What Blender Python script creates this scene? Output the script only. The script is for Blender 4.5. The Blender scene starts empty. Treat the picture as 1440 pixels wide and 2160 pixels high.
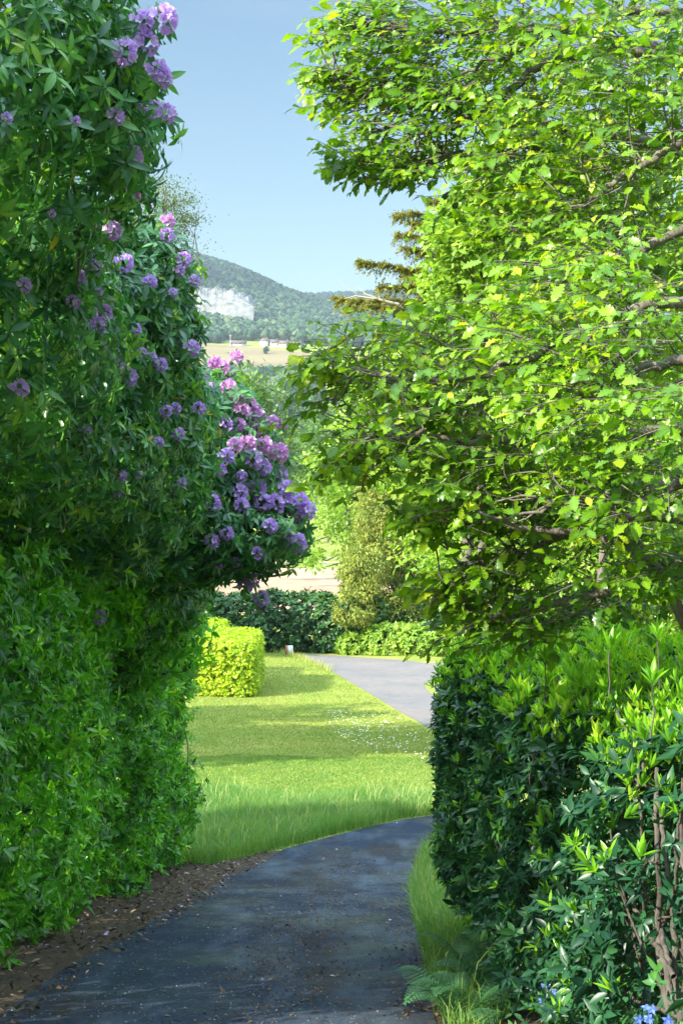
import bpy, math
import numpy as np
from mathutils.geometry import delaunay_2d_cdt
from mathutils import Vector

rng = np.random.default_rng(7)
S = bpy.context.scene
COL = S.collection
pi = math.pi

# ------------------------------------------------------------------ camera (eye is the world origin)
F = 3600.0
PITCH = math.atan(130 / F)
FW = np.array([0, math.cos(PITCH), -math.sin(PITCH)])
UP = np.array([0, math.sin(PITCH), math.cos(PITCH)])
cam_d = bpy.data.cameras.new('camera')
cam = bpy.data.objects.new('camera', cam_d)
COL.objects.link(cam)
cam.rotation_euler = (pi / 2 - PITCH, 0, 0)
cam_d.sensor_fit = 'VERTICAL'
cam_d.sensor_height = 36
cam_d.sensor_width = 24
cam_d.lens = 36 * F / 2160
cam_d.clip_start = 0.1
cam_d.clip_end = 8000
S.camera = cam


def P(px, py, d):
    v = FW + np.array([1., 0, 0]) * (px - 720) / F + UP * (1080 - py) / F
    return v / v[1] * d


def proj(p):
    p = np.asarray(p, float)
    dep = p @ FW
    dep = np.where(np.abs(dep) < 1e-6, 1e-6, dep)
    return 720 + F * p[..., 0] / dep, 1080 - F * (p @ UP) / dep, dep


# ------------------------------------------------------------------ terrain
_Y = np.array([-90, -60, -20, 0, 10, 15, 23.4, 32, 40, 52, 60, 74, 80, 130, 200, 300, 400, 800, 1000, 1300, 1500, 1800, 2300, 2600.])
_Z = np.array([14, 8.5, 1.75, -1.65, -3.36, -4.22, -5.82, -6.95, -7.72, -8.52, -8.88, -9.28, -9.5, -11.4, -13.9, -16.3, -16.7, -11, 14, 58, 92, 152, 250, 238])
_m = np.gradient(_Z, _Y)
_d = np.diff(_Z) / np.diff(_Y)
for i in range(1, len(_Y) - 1):          # monotone-ish slopes
    a, b = _d[i - 1], _d[i]
    _m[i] = 0 if a * b <= 0 else 2 * a * b / (a + b)
_m[0], _m[-1] = _d[0], _d[-1]


def prof(y):
    y = np.clip(y, _Y[0], _Y[-1])
    i = np.clip(np.searchsorted(_Y, y) - 1, 0, len(_Y) - 2)
    h = _Y[i + 1] - _Y[i]
    t = (y - _Y[i]) / h
    return ((2 * t**3 - 3 * t**2 + 1) * _Z[i] + (t**3 - 2 * t**2 + t) * h * _m[i]
            + (-2 * t**3 + 3 * t**2) * _Z[i + 1] + (t**3 - t**2) * h * _m[i + 1])


_CX = np.array([-1200, -500, -250, -185, -150, -115, -77, -45, 0, 80, 400, 1200.])
_CZ = np.array([255, 262, 266, 251, 240, 226, 207, 196, 184, 160, 140, 130.])


def H(x, y):
    x = np.asarray(x, float)
    y = np.asarray(y, float)
    z = prof(y)
    s = (np.interp(x, _CX, _CZ) - 92) / (253 - 92)
    far = 92 + (prof(np.maximum(y, 1500)) - 92) * s
    z = np.where(y > 1500, far, z)
    # gentle undulation
    z = z + 0.05 * np.sin(x * 0.7 + y * 0.31) * np.clip((y - 26) / 20, 0, 1) * np.clip(120 - y, 0, 40) / 40
    z = z + 2.0 * np.sin(x * 0.02 + 1) * np.sin(y * 0.011) * np.clip((y - 250) / 300, 0, 1)
    return z


def G(px, py, dmin=2.0, dmax=2200.0):
    """ground point seen at a pixel"""
    d = np.geomspace(dmin, dmax, 6000)
    v = FW + np.array([1., 0, 0]) * (px - 720) / F + UP * (1080 - py) / F
    v = v / v[1]
    gap = d * v[2] - H(d * v[0], d)
    k = np.argmax(gap < 0)
    if gap[k] >= 0:
        k = len(d) - 1
    return np.array([v[0] * d[k], d[k], H(v[0] * d[k], d[k])])


# ------------------------------------------------------------------ mesh helpers
class MB:
    def __init__(s):
        s.V, s.T, s.Q, s.A, s.M = [], [], [], [], []
        s.n = 0

    def add(s, V, Fc, rnd=0.5, mid=1.0):
        V = np.asarray(V, float).reshape(-1, 3)
        k = len(V)
        if k == 0:
            return
        s.V.append(V)
        Fc = np.asarray(Fc, int)
        (s.Q if Fc.shape[1] == 4 else s.T).append(Fc + s.n)
        s.A.append(np.broadcast_to(np.asarray(rnd, float), (k,)))
        s.M.append(np.broadcast_to(np.asarray(mid, float), (k,)))
        s.n += k

    def more(s, Fc):          # faces on the vertices of the last add
        Fc = np.asarray(Fc, int)
        (s.Q if Fc.shape[1] == 4 else s.T).append(Fc + s.n - len(s.V[-1]))

    def mesh(s, name, mat, smooth=True):
        me = bpy.data.meshes.new(name)
        V = np.concatenate(s.V)
        T = np.concatenate(s.T) if s.T else np.zeros((0, 3), int)
        Q = np.concatenate(s.Q) if s.Q else np.zeros((0, 4), int)
        me.vertices.add(len(V))
        me.vertices.foreach_set('co', V.astype(np.float32).ravel())
        L = np.concatenate([T.ravel(), Q.ravel()]).astype(np.int32)
        me.loops.add(len(L))
        me.loops.foreach_set('vertex_index', L)
        st = np.concatenate([np.arange(len(T)) * 3, len(T) * 3 + np.arange(len(Q)) * 4]).astype(np.int32)
        me.polygons.add(len(st))
        me.polygons.foreach_set('loop_start', st)
        me.update(calc_edges=True)
        me.validate()
        for nm, arr in (('rnd', s.A), ('mid', s.M)):
            at = me.attributes.new(nm, 'FLOAT', 'POINT')
            at.data.foreach_set('value', np.concatenate(arr).astype(np.float32))
        if smooth:
            me.polygons.foreach_set('use_smooth', np.ones(len(me.polygons), bool))
        me.materials.append(mat)
        return me


def obj(name, mb, mat, parent=None, smooth=True):
    me = mb.mesh(name, mat, smooth) if isinstance(mb, MB) else mb
    o = bpy.data.objects.new(name, me)
    COL.objects.link(o)
    if parent is not None:
        o.parent = parent
        o.matrix_parent_inverse = parent.matrix_basis.inverted()
    return o


def thing(name, label, cat, loc, group=None):
    o = bpy.data.objects.new(name, None)
    o.empty_display_size = 0.2
    COL.objects.link(o)
    o.location = tuple(float(v) for v in loc)
    o['label'] = label
    o['category'] = cat
    if group:
        o['group'] = group
    bpy.context.view_layer.update()
    return o


def tag(o, label, cat=None, kind=None, group=None):
    o['label'] = label
    if cat:
        o['category'] = cat
    if kind:
        o['kind'] = kind
    if group:
        o['group'] = group
    return o


def unit(v):
    return v / np.maximum(np.linalg.norm(v, axis=-1, keepdims=True), 1e-9)


def frames(d, n):
    """rotation matrices with columns (dir, side, normal)"""
    d = unit(d)
    s = unit(np.cross(n, d))
    m = np.cross(d, s)
    return np.stack([d, s, m], axis=-1)


def scat(mb, tm, R, sc, p, rnd):
    tV, tF, tm_mid = tm
    N = len(p)
    if N == 0:
        return
    sc = np.broadcast_to(np.asarray(sc, float), (N,))
    V = np.einsum('nij,kj->nki', R, tV) * sc[:, None, None] + p[:, None, :]
    k = len(tV)
    Fc = (tF[None] + (np.arange(N) * k)[:, None, None]).reshape(-1, tF.shape[1])
    mb.add(V.reshape(-1, 3), Fc, np.repeat(np.broadcast_to(rnd, (N,)), k), np.tile(tm_mid, N))


_wv = np.random.default_rng(3).normal(size=(14, 3))
_ph = np.random.default_rng(4).uniform(0, 6.28, 14)


def noise(p, f=1.0):
    return np.sin(np.asarray(p) @ (_wv.T * f) + _ph).mean(-1) * 1.9


def leaf_tmpl(widths, fold=0.25, droop=0.25, wave=0.0):
    """leaf along +x, length 1; widths at rows"""
    n = len(widths)
    V, mid = [], []
    for i, w in enumerate(widths):
        t = i / (n - 1)
        z = -droop * t * t
        V += [(t, 0, z), (t - 0.04 * (w > 0.05), w, z + fold * w + wave * math.sin(i * 2.1)), (t - 0.04 * (w > 0.05), -w, z + fold * w - wave * math.sin(i * 2.1))]
        mid += [0, 1, 1]
    Q = []
    for i in range(n - 1):
        a, b = 3 * i, 3 * i + 3
        Q += [(a, b, b + 1, a + 1), (a, a + 2, b + 2, b)]
    return np.array(V, float), np.array(Q), np.array(mid, float)


RHODO = leaf_tmpl([.012, .10, .15, .155, .11, .004], .3, .28)
LAUREL = leaf_tmpl([.012, .13, .19, .17, .10, .004], .35, .15)
SHOOT = leaf_tmpl([.02, .09, .13, .10, .004], .5, -.12)
OAK2 = leaf_tmpl([.01, .05, .10, .08, .20, .12, .26, .20, .33, .21, .25, .13, .01], .42, .45, .05)
OAK = leaf_tmpl([.01, .06, .13, .09, .24, .15, .31, .19, .30, .17, .20, .10, .01], .18, .22, .02)
SMALL = leaf_tmpl([.03, .30, .25, .005], .35, .2)
DIAMOND = (np.array([(0, 0, 0), (.5, .3, .08), (1, 0, -.05), (.5, -.3, .08)]), np.array([(0, 2, 1), (0, 3, 2)]), np.array([0, 1, 0, 1.]))
NEEDLE = (np.array([(0, .05, 0), (.45, .17, .03), (1, 0, -.1), (.45, -.17, .03)]), np.array([(0, 2, 1), (0, 3, 2)]), np.array([0, 1, 0, 1.]))


def perp(a):
    r = rng.normal(size=a.shape)
    return unit(r - (r * a).sum(-1, keepdims=True) * a)


def rosettes(mb, tm, pos, axis, size, L=9, elev=(-10, 35), rnd=None, jit=.35, yl=0.0):
    """whorl of L leaves at every pos round axis"""
    N = len(pos)
    if N == 0:
        return
    axis = unit(axis)
    u = perp(axis)
    v = np.cross(axis, u)
    size = np.broadcast_to(np.asarray(size, float), (N,))
    if rnd is None:
        rnd = rng.uniform(0, 1, N)
    for j in range(L):
        ph = 2 * pi * j / L * 1.0 + rng.normal(0, .25, N) + (0.35 if j % 2 else 0)
        e = np.radians(rng.uniform(elev[0], elev[1], N) + (14 if j % 2 else -6))
        rad = u * np.cos(ph)[:, None] + v * np.sin(ph)[:, None]
        d = rad * np.cos(e)[:, None] + axis * np.sin(e)[:, None]
        n = axis * np.cos(e)[:, None] - rad * np.sin(e)[:, None] + rng.normal(0, jit * .5, (N, 3))
        sc = size * rng.uniform(.7, 1.12, N)
        keep = rng.uniform(0, 1, N) > .1
        R = frames(d + rng.normal(0, .08, (N, 3)), n)
        st = axis * (rng.uniform(-.15, .1, N) * size)[:, None] + rad * (.05 * size)[:, None]
        rr = np.clip(rnd + rng.normal(0, .09, N), 0, .95 if yl else 1)
        if yl:
            rr = np.where(rng.uniform(0, 1, N) < yl, rng.uniform(.97, 1, N), rr)
        scat(mb, tm, R[keep], sc[keep], (pos + st)[keep], rr[keep])


def infrust(p, m=1.25):
    x, y, d = proj(p)
    return (d > 1) & (np.abs(x - 720) < 720 * m) & (np.abs(y - 1080) < 1080 * m)


def rel(c, p):
    return p - c


def blob_surface(blobs, per_m2, layers=((1, 1),), lump=.1, lumpf=2.2, overlap=.93):
    """points + normals on the union of superellipsoids (cx,cy,cz,rx,ry,rz,e)"""
    PP, NN, LL = [], [], []
    B = np.array([(*b, 2.0) if len(b) == 6 else b for b in blobs], float)
    for bi, b in enumerate(B):
        c, r, e = b[:3], b[3:6], b[6]
        area = 4 * pi * (((r[0] * r[1])**1.6 + (r[0] * r[2])**1.6 + (r[1] * r[2])**1.6) / 3)**(1 / 1.6) * (1 + .12 * (e - 2))
        for ls, lf in layers:
            n = int(area * ls * ls * per_m2 * lf)
            u = unit(rng.normal(size=(n * 2, 3)))
            q = u / ((np.abs(u)**e).sum(-1, keepdims=True)**(1 / e))
            # area-correct by rejection
            g = np.sign(q) * np.abs(q)**(e - 1) / r
            w = np.linalg.norm(g, axis=-1) * np.linalg.norm(q, axis=-1)**3
            q = q[rng.uniform(0, w.max(), len(w)) < w]
            if len(q) < n:
                q = q[rng.integers(0, len(q), n)] + rng.normal(0, .03, (n, 3))
            q = q[:n]
            nrm = unit(np.sign(q) * np.abs(q)**(e - 1) / r)
            p = c + q * r * ls
            p = p + nrm * (noise(p, lumpf) * lump + rng.normal(0, .35 * lump, len(p)))[:, None]
            ok = np.ones(len(p), bool)
            for bj, o in enumerate(B):
                if bj != bi:
                    k = (np.abs((p - o[:3]) / o[3:6])**o[6]).sum(-1)**(1 / o[6])
                    ok &= k > overlap * ls
            PP.append(p[ok])
            NN.append(nrm[ok])
            LL.append(np.full(ok.sum(), ls))
    return np.concatenate(PP), np.concatenate(NN), np.concatenate(LL)


def blob_hit(blobs, px, py):
    """nearest depth along a pixel ray to the union of blobs"""
    v = P(px, py, 1.0)
    d = np.linspace(3, 40, 3000)
    q = d[:, None] * v
    best = None
    for b in blobs:
        b = (*b, 2.0) if len(b) == 6 else b
        c, r, e = np.array(b[:3]), np.array(b[3:6]), b[6]
        k = (np.abs((q - c) / r)**e).sum(-1)
        if k.min() < 1:
            h = d[np.argmax(k < 1)]
            best = h if best is None else min(best, h)
    return best


def tube(mb, pts, r0, r1, sides=6, rnd=.5):
    pts = np.asarray(pts, float)
    n = len(pts)
    t = unit(np.gradient(pts, axis=0))
    a = np.array([0.3, 0.2, 1.0])
    if abs(t[:, 2]).mean() > .8:
        a = np.array([1.0, 0.2, 0.1])
    s = unit(np.cross(t, a))
    w = np.cross(t, s)
    r = np.linspace(r0, r1, n)
    ang = np.arange(sides) * 2 * pi / sides
    V = pts[:, None] + r[:, None, None] * (s[:, None] * np.cos(ang)[None, :, None] + w[:, None] * np.sin(ang)[None, :, None])
    i = np.arange(n - 1)[:, None] * sides
    j = np.arange(sides)[None]
    k = (j + 1) % sides
    Q = np.stack([i + j, i + k, i + sides + k, i + sides + j], -1).reshape(-1, 4)
    mb.add(V.reshape(-1, 3), Q, rnd)


def wob(a, b, n=8, amp=.06, sag=0.0):
    a, b = np.asarray(a, float), np.asarray(b, float)
    t = np.linspace(0, 1, n)[:, None]
    p = a + (b - a) * t
    L = np.linalg.norm(b - a)
    k = rng.normal(0, amp * L, (3, 3))
    for h in range(3):
        p = p + np.sin(t * pi * (h + 1)) * k[h] / (h + 1)
    p[:, 2] += (np.sin(t * pi) * sag)[:, 0]
    return p


def inpoly(pts, poly):
    x, y = pts[:, 0], pts[:, 1]
    r = np.zeros(len(pts), bool)
    n = len(poly)
    for i in range(n):
        x1, y1 = poly[i][:2]
        x2, y2 = poly[(i + 1) % n][:2]
        c = (y1 > y) != (y2 > y)
        with np.errstate(divide='ignore', invalid='ignore'):
            xi = (x2 - x1) * (y - y1) / (y2 - y1 + 1e-12) + x1
        r ^= c & (x < xi)
    return r


def sample_poly(poly, n):
    a = np.array([p[:2] for p in poly], float)
    lo, hi = a.min(0), a.max(0)
    out = []
    tot = 0
    for _ in range(200):
        q = rng.uniform(lo, hi, (n * 2, 2))
        q = q[inpoly(q, a)]
        out.append(q)
        tot += len(q)
        if tot >= n:
            break
    return np.concatenate(out)[:n]


def drape(name, poly, off, mat, step, label):
    a = np.array([p[:2] for p in poly], float)
    dense = []
    for i in range(len(a)):
        p, q = a[i], a[(i + 1) % len(a)]
        k = max(1, int(np.linalg.norm(q - p) / step))
        for j in range(k):
            dense.append(p + (q - p) * j / k)
    a = np.array(dense)
    lo, hi = a.min(0), a.max(0)
    gx, gy = np.meshgrid(np.arange(lo[0], hi[0], step), np.arange(lo[1], hi[1], step))
    g = np.stack([gx.ravel(), gy.ravel()], -1) + rng.uniform(-.01, .01, (gx.size, 2)) * step
    g = g[inpoly(g, a)]
    pts = [Vector(p) for p in np.concatenate([a, g])]
    ed = [(i, (i + 1) % len(a)) for i in range(len(a))]
    vs, _, fs, *_ = delaunay_2d_cdt(pts, ed, [], 1, 1e-6)
    vs = np.array([(v[0], v[1]) for v in vs])
    z = H(vs[:, 0], vs[:, 1]) + off
    mb = MB()
    mb.add(np.column_stack([vs, z]), np.array([f for f in fs if len(f) == 3]))
    o = obj(name, mb, mat)
    tag(o, label, kind='structure')
    return o


# ------------------------------------------------------------------ materials
def newmat(name):
    m = bpy.data.materials.new(name)
    m.use_nodes = True
    nt = m.node_tree
    nt.nodes.clear()
    return m, nt, nt.nodes, nt.links


def ramp(nodes, stops):
    r = nodes.new('ShaderNodeValToRGB')
    el = r.color_ramp.elements
    while len(el) < len(stops):
        el.new(.5)
    for e, (p, c) in zip(el, stops):
        e.position = p
        e.color = (*c, 1)
    return r


def leaf_mat(name, stops, rough=.4, transl=.35, spec=.5, vein=(1.3, 1.25, 1.1), tcol=(1.25, 1.3, .5), back=None):
    m, nt, N, L = newmat(name)
    out = N.new('ShaderNodeOutputMaterial')
    at = N.new('ShaderNodeAttribute')
    at.attribute_name = 'rnd'
    r = ramp(N, stops)
    L.new(at.outputs['Fac'], r.inputs[0])
    am = N.new('ShaderNodeAttribute')
    am.attribute_name = 'mid'
    mr = N.new('ShaderNodeMapRange')
    mr.inputs[1].default_value = 0.0
    mr.inputs[2].default_value = .22
    mr.inputs[3].default_value = 1
    mr.inputs[4].default_value = 0
    L.new(am.outputs['Fac'], mr.inputs[0])
    mul = N.new('ShaderNodeMix')
    mul.data_type = 'RGBA'
    mul.blend_type = 'MULTIPLY'
    mul.inputs['B'].default_value = (*vein, 1)
    mul.clamp_result = False
    L.new(mr.outputs[0], mul.inputs['Factor'])
    L.new(r.outputs[0], mul.inputs['A'])
    # leaf blotches
    nz = N.new('ShaderNodeTexNoise')
    nz.inputs['Scale'].default_value = 35
    hs = N.new('ShaderNodeHueSaturation')
    mv = N.new('ShaderNodeMapRange')
    mv.inputs[3].default_value = .75
    mv.inputs[4].default_value = 1.25
    L.new(nz.outputs[0], mv.inputs[0])
    L.new(mv.outputs[0], hs.inputs['Value'])
    L.new(mul.outputs['Result'], hs.inputs['Color'])
    pb = N.new('ShaderNodeBsdfPrincipled')
    pb.inputs['Roughness'].default_value = rough
    pb.inputs['Specular IOR Level'].default_value = spec
    L.new(hs.outputs[0], pb.inputs['Base Color'])
    tr = N.new('ShaderNodeBsdfTranslucent')
    tm = N.new('ShaderNodeMix')
    tm.data_type = 'RGBA'
    tm.blend_type = 'MULTIPLY'
    tm.inputs['Factor'].default_value = 1
    tm.inputs['B'].default_value = (*tcol, 1)
    L.new(hs.outputs[0], tm.inputs['A'])
    L.new(tm.outputs['Result'], tr.inputs['Color'])
    mx = N.new('ShaderNodeMixShader')
    mx.inputs[0].default_value = transl
    L.new(pb.outputs[0], mx.inputs[1])
    L.new(tr.outputs[0], mx.inputs[2])
    L.new(mx.outputs[0], out.inputs['Surface'])
    return m


def surf_mat(name, stops, scale=3, rough=(.8, .9), bump=.3, bscale=None, detail=8, stretch=(1, 1, 1), spec=.3, stops2=None, scale2=.4, fac2=.5):
    m, nt, N, L = newmat(name)
    out = N.new('ShaderNodeOutputMaterial')
    tc = N.new('ShaderNodeTexCoord')
    mp = N.new('ShaderNodeMapping')
    mp.inputs['Scale'].default_value = stretch
    L.new(tc.outputs['Object'], mp.inputs[0])
    nz = N.new('ShaderNodeTexNoise')
    nz.inputs['Scale'].default_value = scale
    nz.inputs['Detail'].default_value = detail
    nz.inputs['Roughness'].default_value = .65
    L.new(mp.outputs[0], nz.inputs[0])
    r = ramp(N, stops)
    L.new(nz.outputs[0], r.inputs[0])
    colo = r.outputs[0]
    n2 = N.new('ShaderNodeTexNoise')
    n2.inputs['Scale'].default_value = scale2
    n2.inputs['Detail'].default_value = 5
    L.new(mp.outputs[0], n2.inputs[0])
    if stops2:
        r2 = ramp(N, stops2)
        L.new(n2.outputs[0], r2.inputs[0])
        mx = N.new('ShaderNodeMix')
        mx.data_type = 'RGBA'
        mx.inputs['Factor'].default_value = fac2
        L.new(colo, mx.inputs['A'])
        L.new(r2.outputs[0], mx.inputs['B'])
        colo = mx.outputs['Result']
    pb = N.new('ShaderNodeBsdfPrincipled')
    pb.inputs['Specular IOR Level'].default_value = spec
    L.new(colo, pb.inputs['Base Color'])
    mr = N.new('ShaderNodeMapRange')
    mr.inputs[1].default_value = .35
    mr.inputs[2].default_value = .65
    mr.inputs[3].default_value = rough[0]
    mr.inputs[4].default_value = rough[1]
    L.new(n2.outputs[0], mr.inputs[0])
    L.new(mr.outputs[0], pb.inputs['Roughness'])
    if bump:
        nb = N.new('ShaderNodeTexNoise')
        nb.inputs['Scale'].default_value = bscale or scale * 6
        nb.inputs['Detail'].default_value = 6
        L.new(mp.outputs[0], nb.inputs[0])
        bp = N.new('ShaderNodeBump')
        bp.inputs['Strength'].default_value = bump
        bp.inputs['Distance'].default_value = .02
        L.new(nb.outputs[0], bp.inputs['Height'])
        L.new(bp.outputs[0], pb.inputs['Normal'])
    L.new(pb.outputs[0], out.inputs['Surface'])
    return m


def plain(name, c, rough=.7, spec=.3):
    return surf_mat(name, [(.3, tuple(v * .85 for v in c)), (.7, tuple(min(1, v * 1.12) for v in c))], 6, (rough, rough), .1, spec=spec)


M = {}
M['rhodo'] = leaf_mat('rhododendron leaf', [(0, (.022, .095, .040)), (.45, (.058, .205, .058)), (.75, (.12, .32, .055)), (.95, (.25, .43, .06)), (.985, (.30, .32, .03)), (1, (.46, .28, .02))], .33, .36, .55)
M['hedge'] = leaf_mat('clipped hedge leaf', [(0, (.022, .095, .014)), (.35, (.075, .29, .020)), (.7, (.15, .46, .025)), (1, (.30, .58, .03))], .30, .42, .5)
M['laurel'] = leaf_mat('laurel leaf', [(0, (.008, .040, .022)), (.5, (.020, .085, .034)), (.85, (.045, .15, .035)), (1, (.09, .24, .035))], .38, .24, .34)
M['shoot'] = leaf_mat('young laurel shoot', [(0, (.10, .28, .018)), (.45, (.19, .43, .02)), (.8, (.28, .52, .025)), (1, (.40, .56, .04))], .35, .45, .5)
M['oak'] = leaf_mat('oak leaf', [(0, (.038, .115, .010)), (.45, (.125, .265, .010)), (.8, (.23, .38, .012)), (1, (.42, .50, .015))], .34, .45, .4)
M['bright'] = leaf_mat('bright broad leaf', [(0, (.13, .25, .03)), (.5, (.23, .38, .045)), (1, (.36, .47, .07))], .5, .45, .4)
M['mid'] = leaf_mat('broadleaf', [(0, (.05, .12, .025)), (.5, (.09, .19, .035)), (1, (.16, .25, .05))], .5, .35, .4)
M['dark'] = leaf_mat('dark hedge leaf', [(0, (.016, .06, .018)), (.5, (.038, .12, .024)), (1, (.08, .20, .03))], .45, .25, .4)
M['yellow'] = leaf_mat('golden hedge leaf', [(0, (.22, .36, .012)), (.5, (.36, .50, .015)), (1, (.52, .60, .02))], .4, .4, .5)
M['yew'] = leaf_mat('yew needle', [(0, (.10, .155, .025)), (.5, (.20, .25, .04)), (1, (.34, .35, .065))], .6, .3, .3)
M['cypress'] = leaf_mat('golden cypress needle', [(0, (.09, .11, .02)), (.5, (.20, .20, .03)), (1, (.38, .32, .04))], .6, .3, .3)
M['birch'] = leaf_mat('birch leaf', [(0, (.06, .10, .03)), (1, (.14, .18, .05))], .5, .4, .4)
M['grass'] = leaf_mat('grass blade', [(0, (.07, .19, .045)), (.5, (.15, .29, .06)), (.85, (.26, .36, .09)), (1, (.50, .47, .22))], .5, .4, .3, vein=(1, 1, 1))
M['mown'] = leaf_mat('mown grass blade', [(0, (.10, .19, .03)), (.5, (.21, .29, .045)), (1, (.42, .42, .13))], .6, .35, .2, vein=(1, 1, 1))
M['fern'] = leaf_mat('fern frond', [(0, (.035, .13, .055)), (1, (.08, .22, .07))], .5, .4, .4)
M['wood'] = leaf_mat('woodland leaf', [(0, (.006, .024, .017)), (.35, (.015, .046, .025)), (.75, (.048, .10, .038)), (1, (.11, .15, .065))], .7, .2, .2)
M['petal'] = leaf_mat('mauve petal', [(0, (.42, .25, .58)), (.6, (.60, .42, .76)), (1, (.80, .66, .88))], .55, .4, .3, vein=(1.1, .8, .95), tcol=(1.1, .9, 1.2))
M['petal_pink'] = leaf_mat('pink petal', [(0, (.50, .22, .52)), (.6, (.66, .38, .66)), (1, (.84, .62, .82))], .55, .4, .3, vein=(1.1, .8, .95), tcol=(1.2, .9, 1.1))
M['blue'] = leaf_mat('blue petal', [(0, (.10, .17, .62)), (1, (.20, .30, .75))], .5, .3, .3, vein=(1, 1, 1), tcol=(1, 1, 1.2))
M['daisy'] = plain('white daisy', (.8, .8, .75))
M['bark'] = surf_mat('grey brown bark', [(.3, (.06, .05, .042)), (.7, (.20, .175, .145))], 14, (.85, .95), .6, 60, stretch=(1, 1, .35))
M['stem'] = surf_mat('hedge stem bark', [(.3, (.04, .036, .030)), (.7, (.125, .108, .088))], 20, (.8, .9), .6, 80, stretch=(1, 1, .3))
M['deadwood'] = plain('pale dead wood', (.42, .36, .30), .9)
M['litter'] = leaf_mat('dead leaf', [(0, (.03, .02, .013)), (.6, (.095, .06, .034)), (.92, (.20, .14, .085)), (1, (.5, .42, .3))], .7, .1, .2, vein=(1.1, 1.1, 1.1), tcol=(1, 1, 1))
M['soil'] = surf_mat('dark leafy soil', [(.3, (.022, .017, .011)), (.7, (.085, .058, .034))], 9, (.85, .95), .8, 50)
M['lawn'] = surf_mat('lawn', [(.25, (.12, .17, .028)), (.5, (.19, .225, .042)), (.75, (.28, .27, .07))], 1.6, (.9, .95), .6, 60, stops2=[(.35, (.11, .18, .028)), (.65, (.29, .28, .075))], scale2=.35, fac2=.45, spec=.1)
M['ploughed'] = surf_mat('bare ploughed soil', [(.3, (.28, .18, .12)), (.7, (.42, .29, .20))], .25, (.95, 1), .5, 3, stretch=(1, .3, 1), spec=.05)
M['hay'] = surf_mat('hay field', [(.3, (.15, .12, .062)), (.7, (.21, .17, .09))], .02, (.95, 1), 0, stretch=(.25, 1, 1), spec=.05)
M['road'] = surf_mat('worn asphalt', [(.3, (.11, .105, .105)), (.7, (.19, .175, .17))], 3, (.75, .9), .3, 60, stops2=[(.35, (.115, .11, .11)), (.7, (.20, .16, .135))], scale2=.5, fac2=.5)
M['chalk'] = surf_mat('white chalk', [(.34, (.09, .10, .08)), (.42, (.13, .135, .12)), (.50, (.165, .165, .155)), (.75, (.215, .215, .205))], .16, (.9, .95), 0, stretch=(1, 1, 1.3), spec=.05)
M['white'] = plain('white paint', (.78, .77, .74), .6)
M['rust'] = plain('reddish timber', (.36, .16, .09), .8)
M['wall'] = plain('white render', (.6, .58, .55), .8)
M['roof'] = plain('dull red tiles', (.11, .085, .07), .8)
M['rail'] = plain('weathered rail', (.45, .43, .40), .9)


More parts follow.
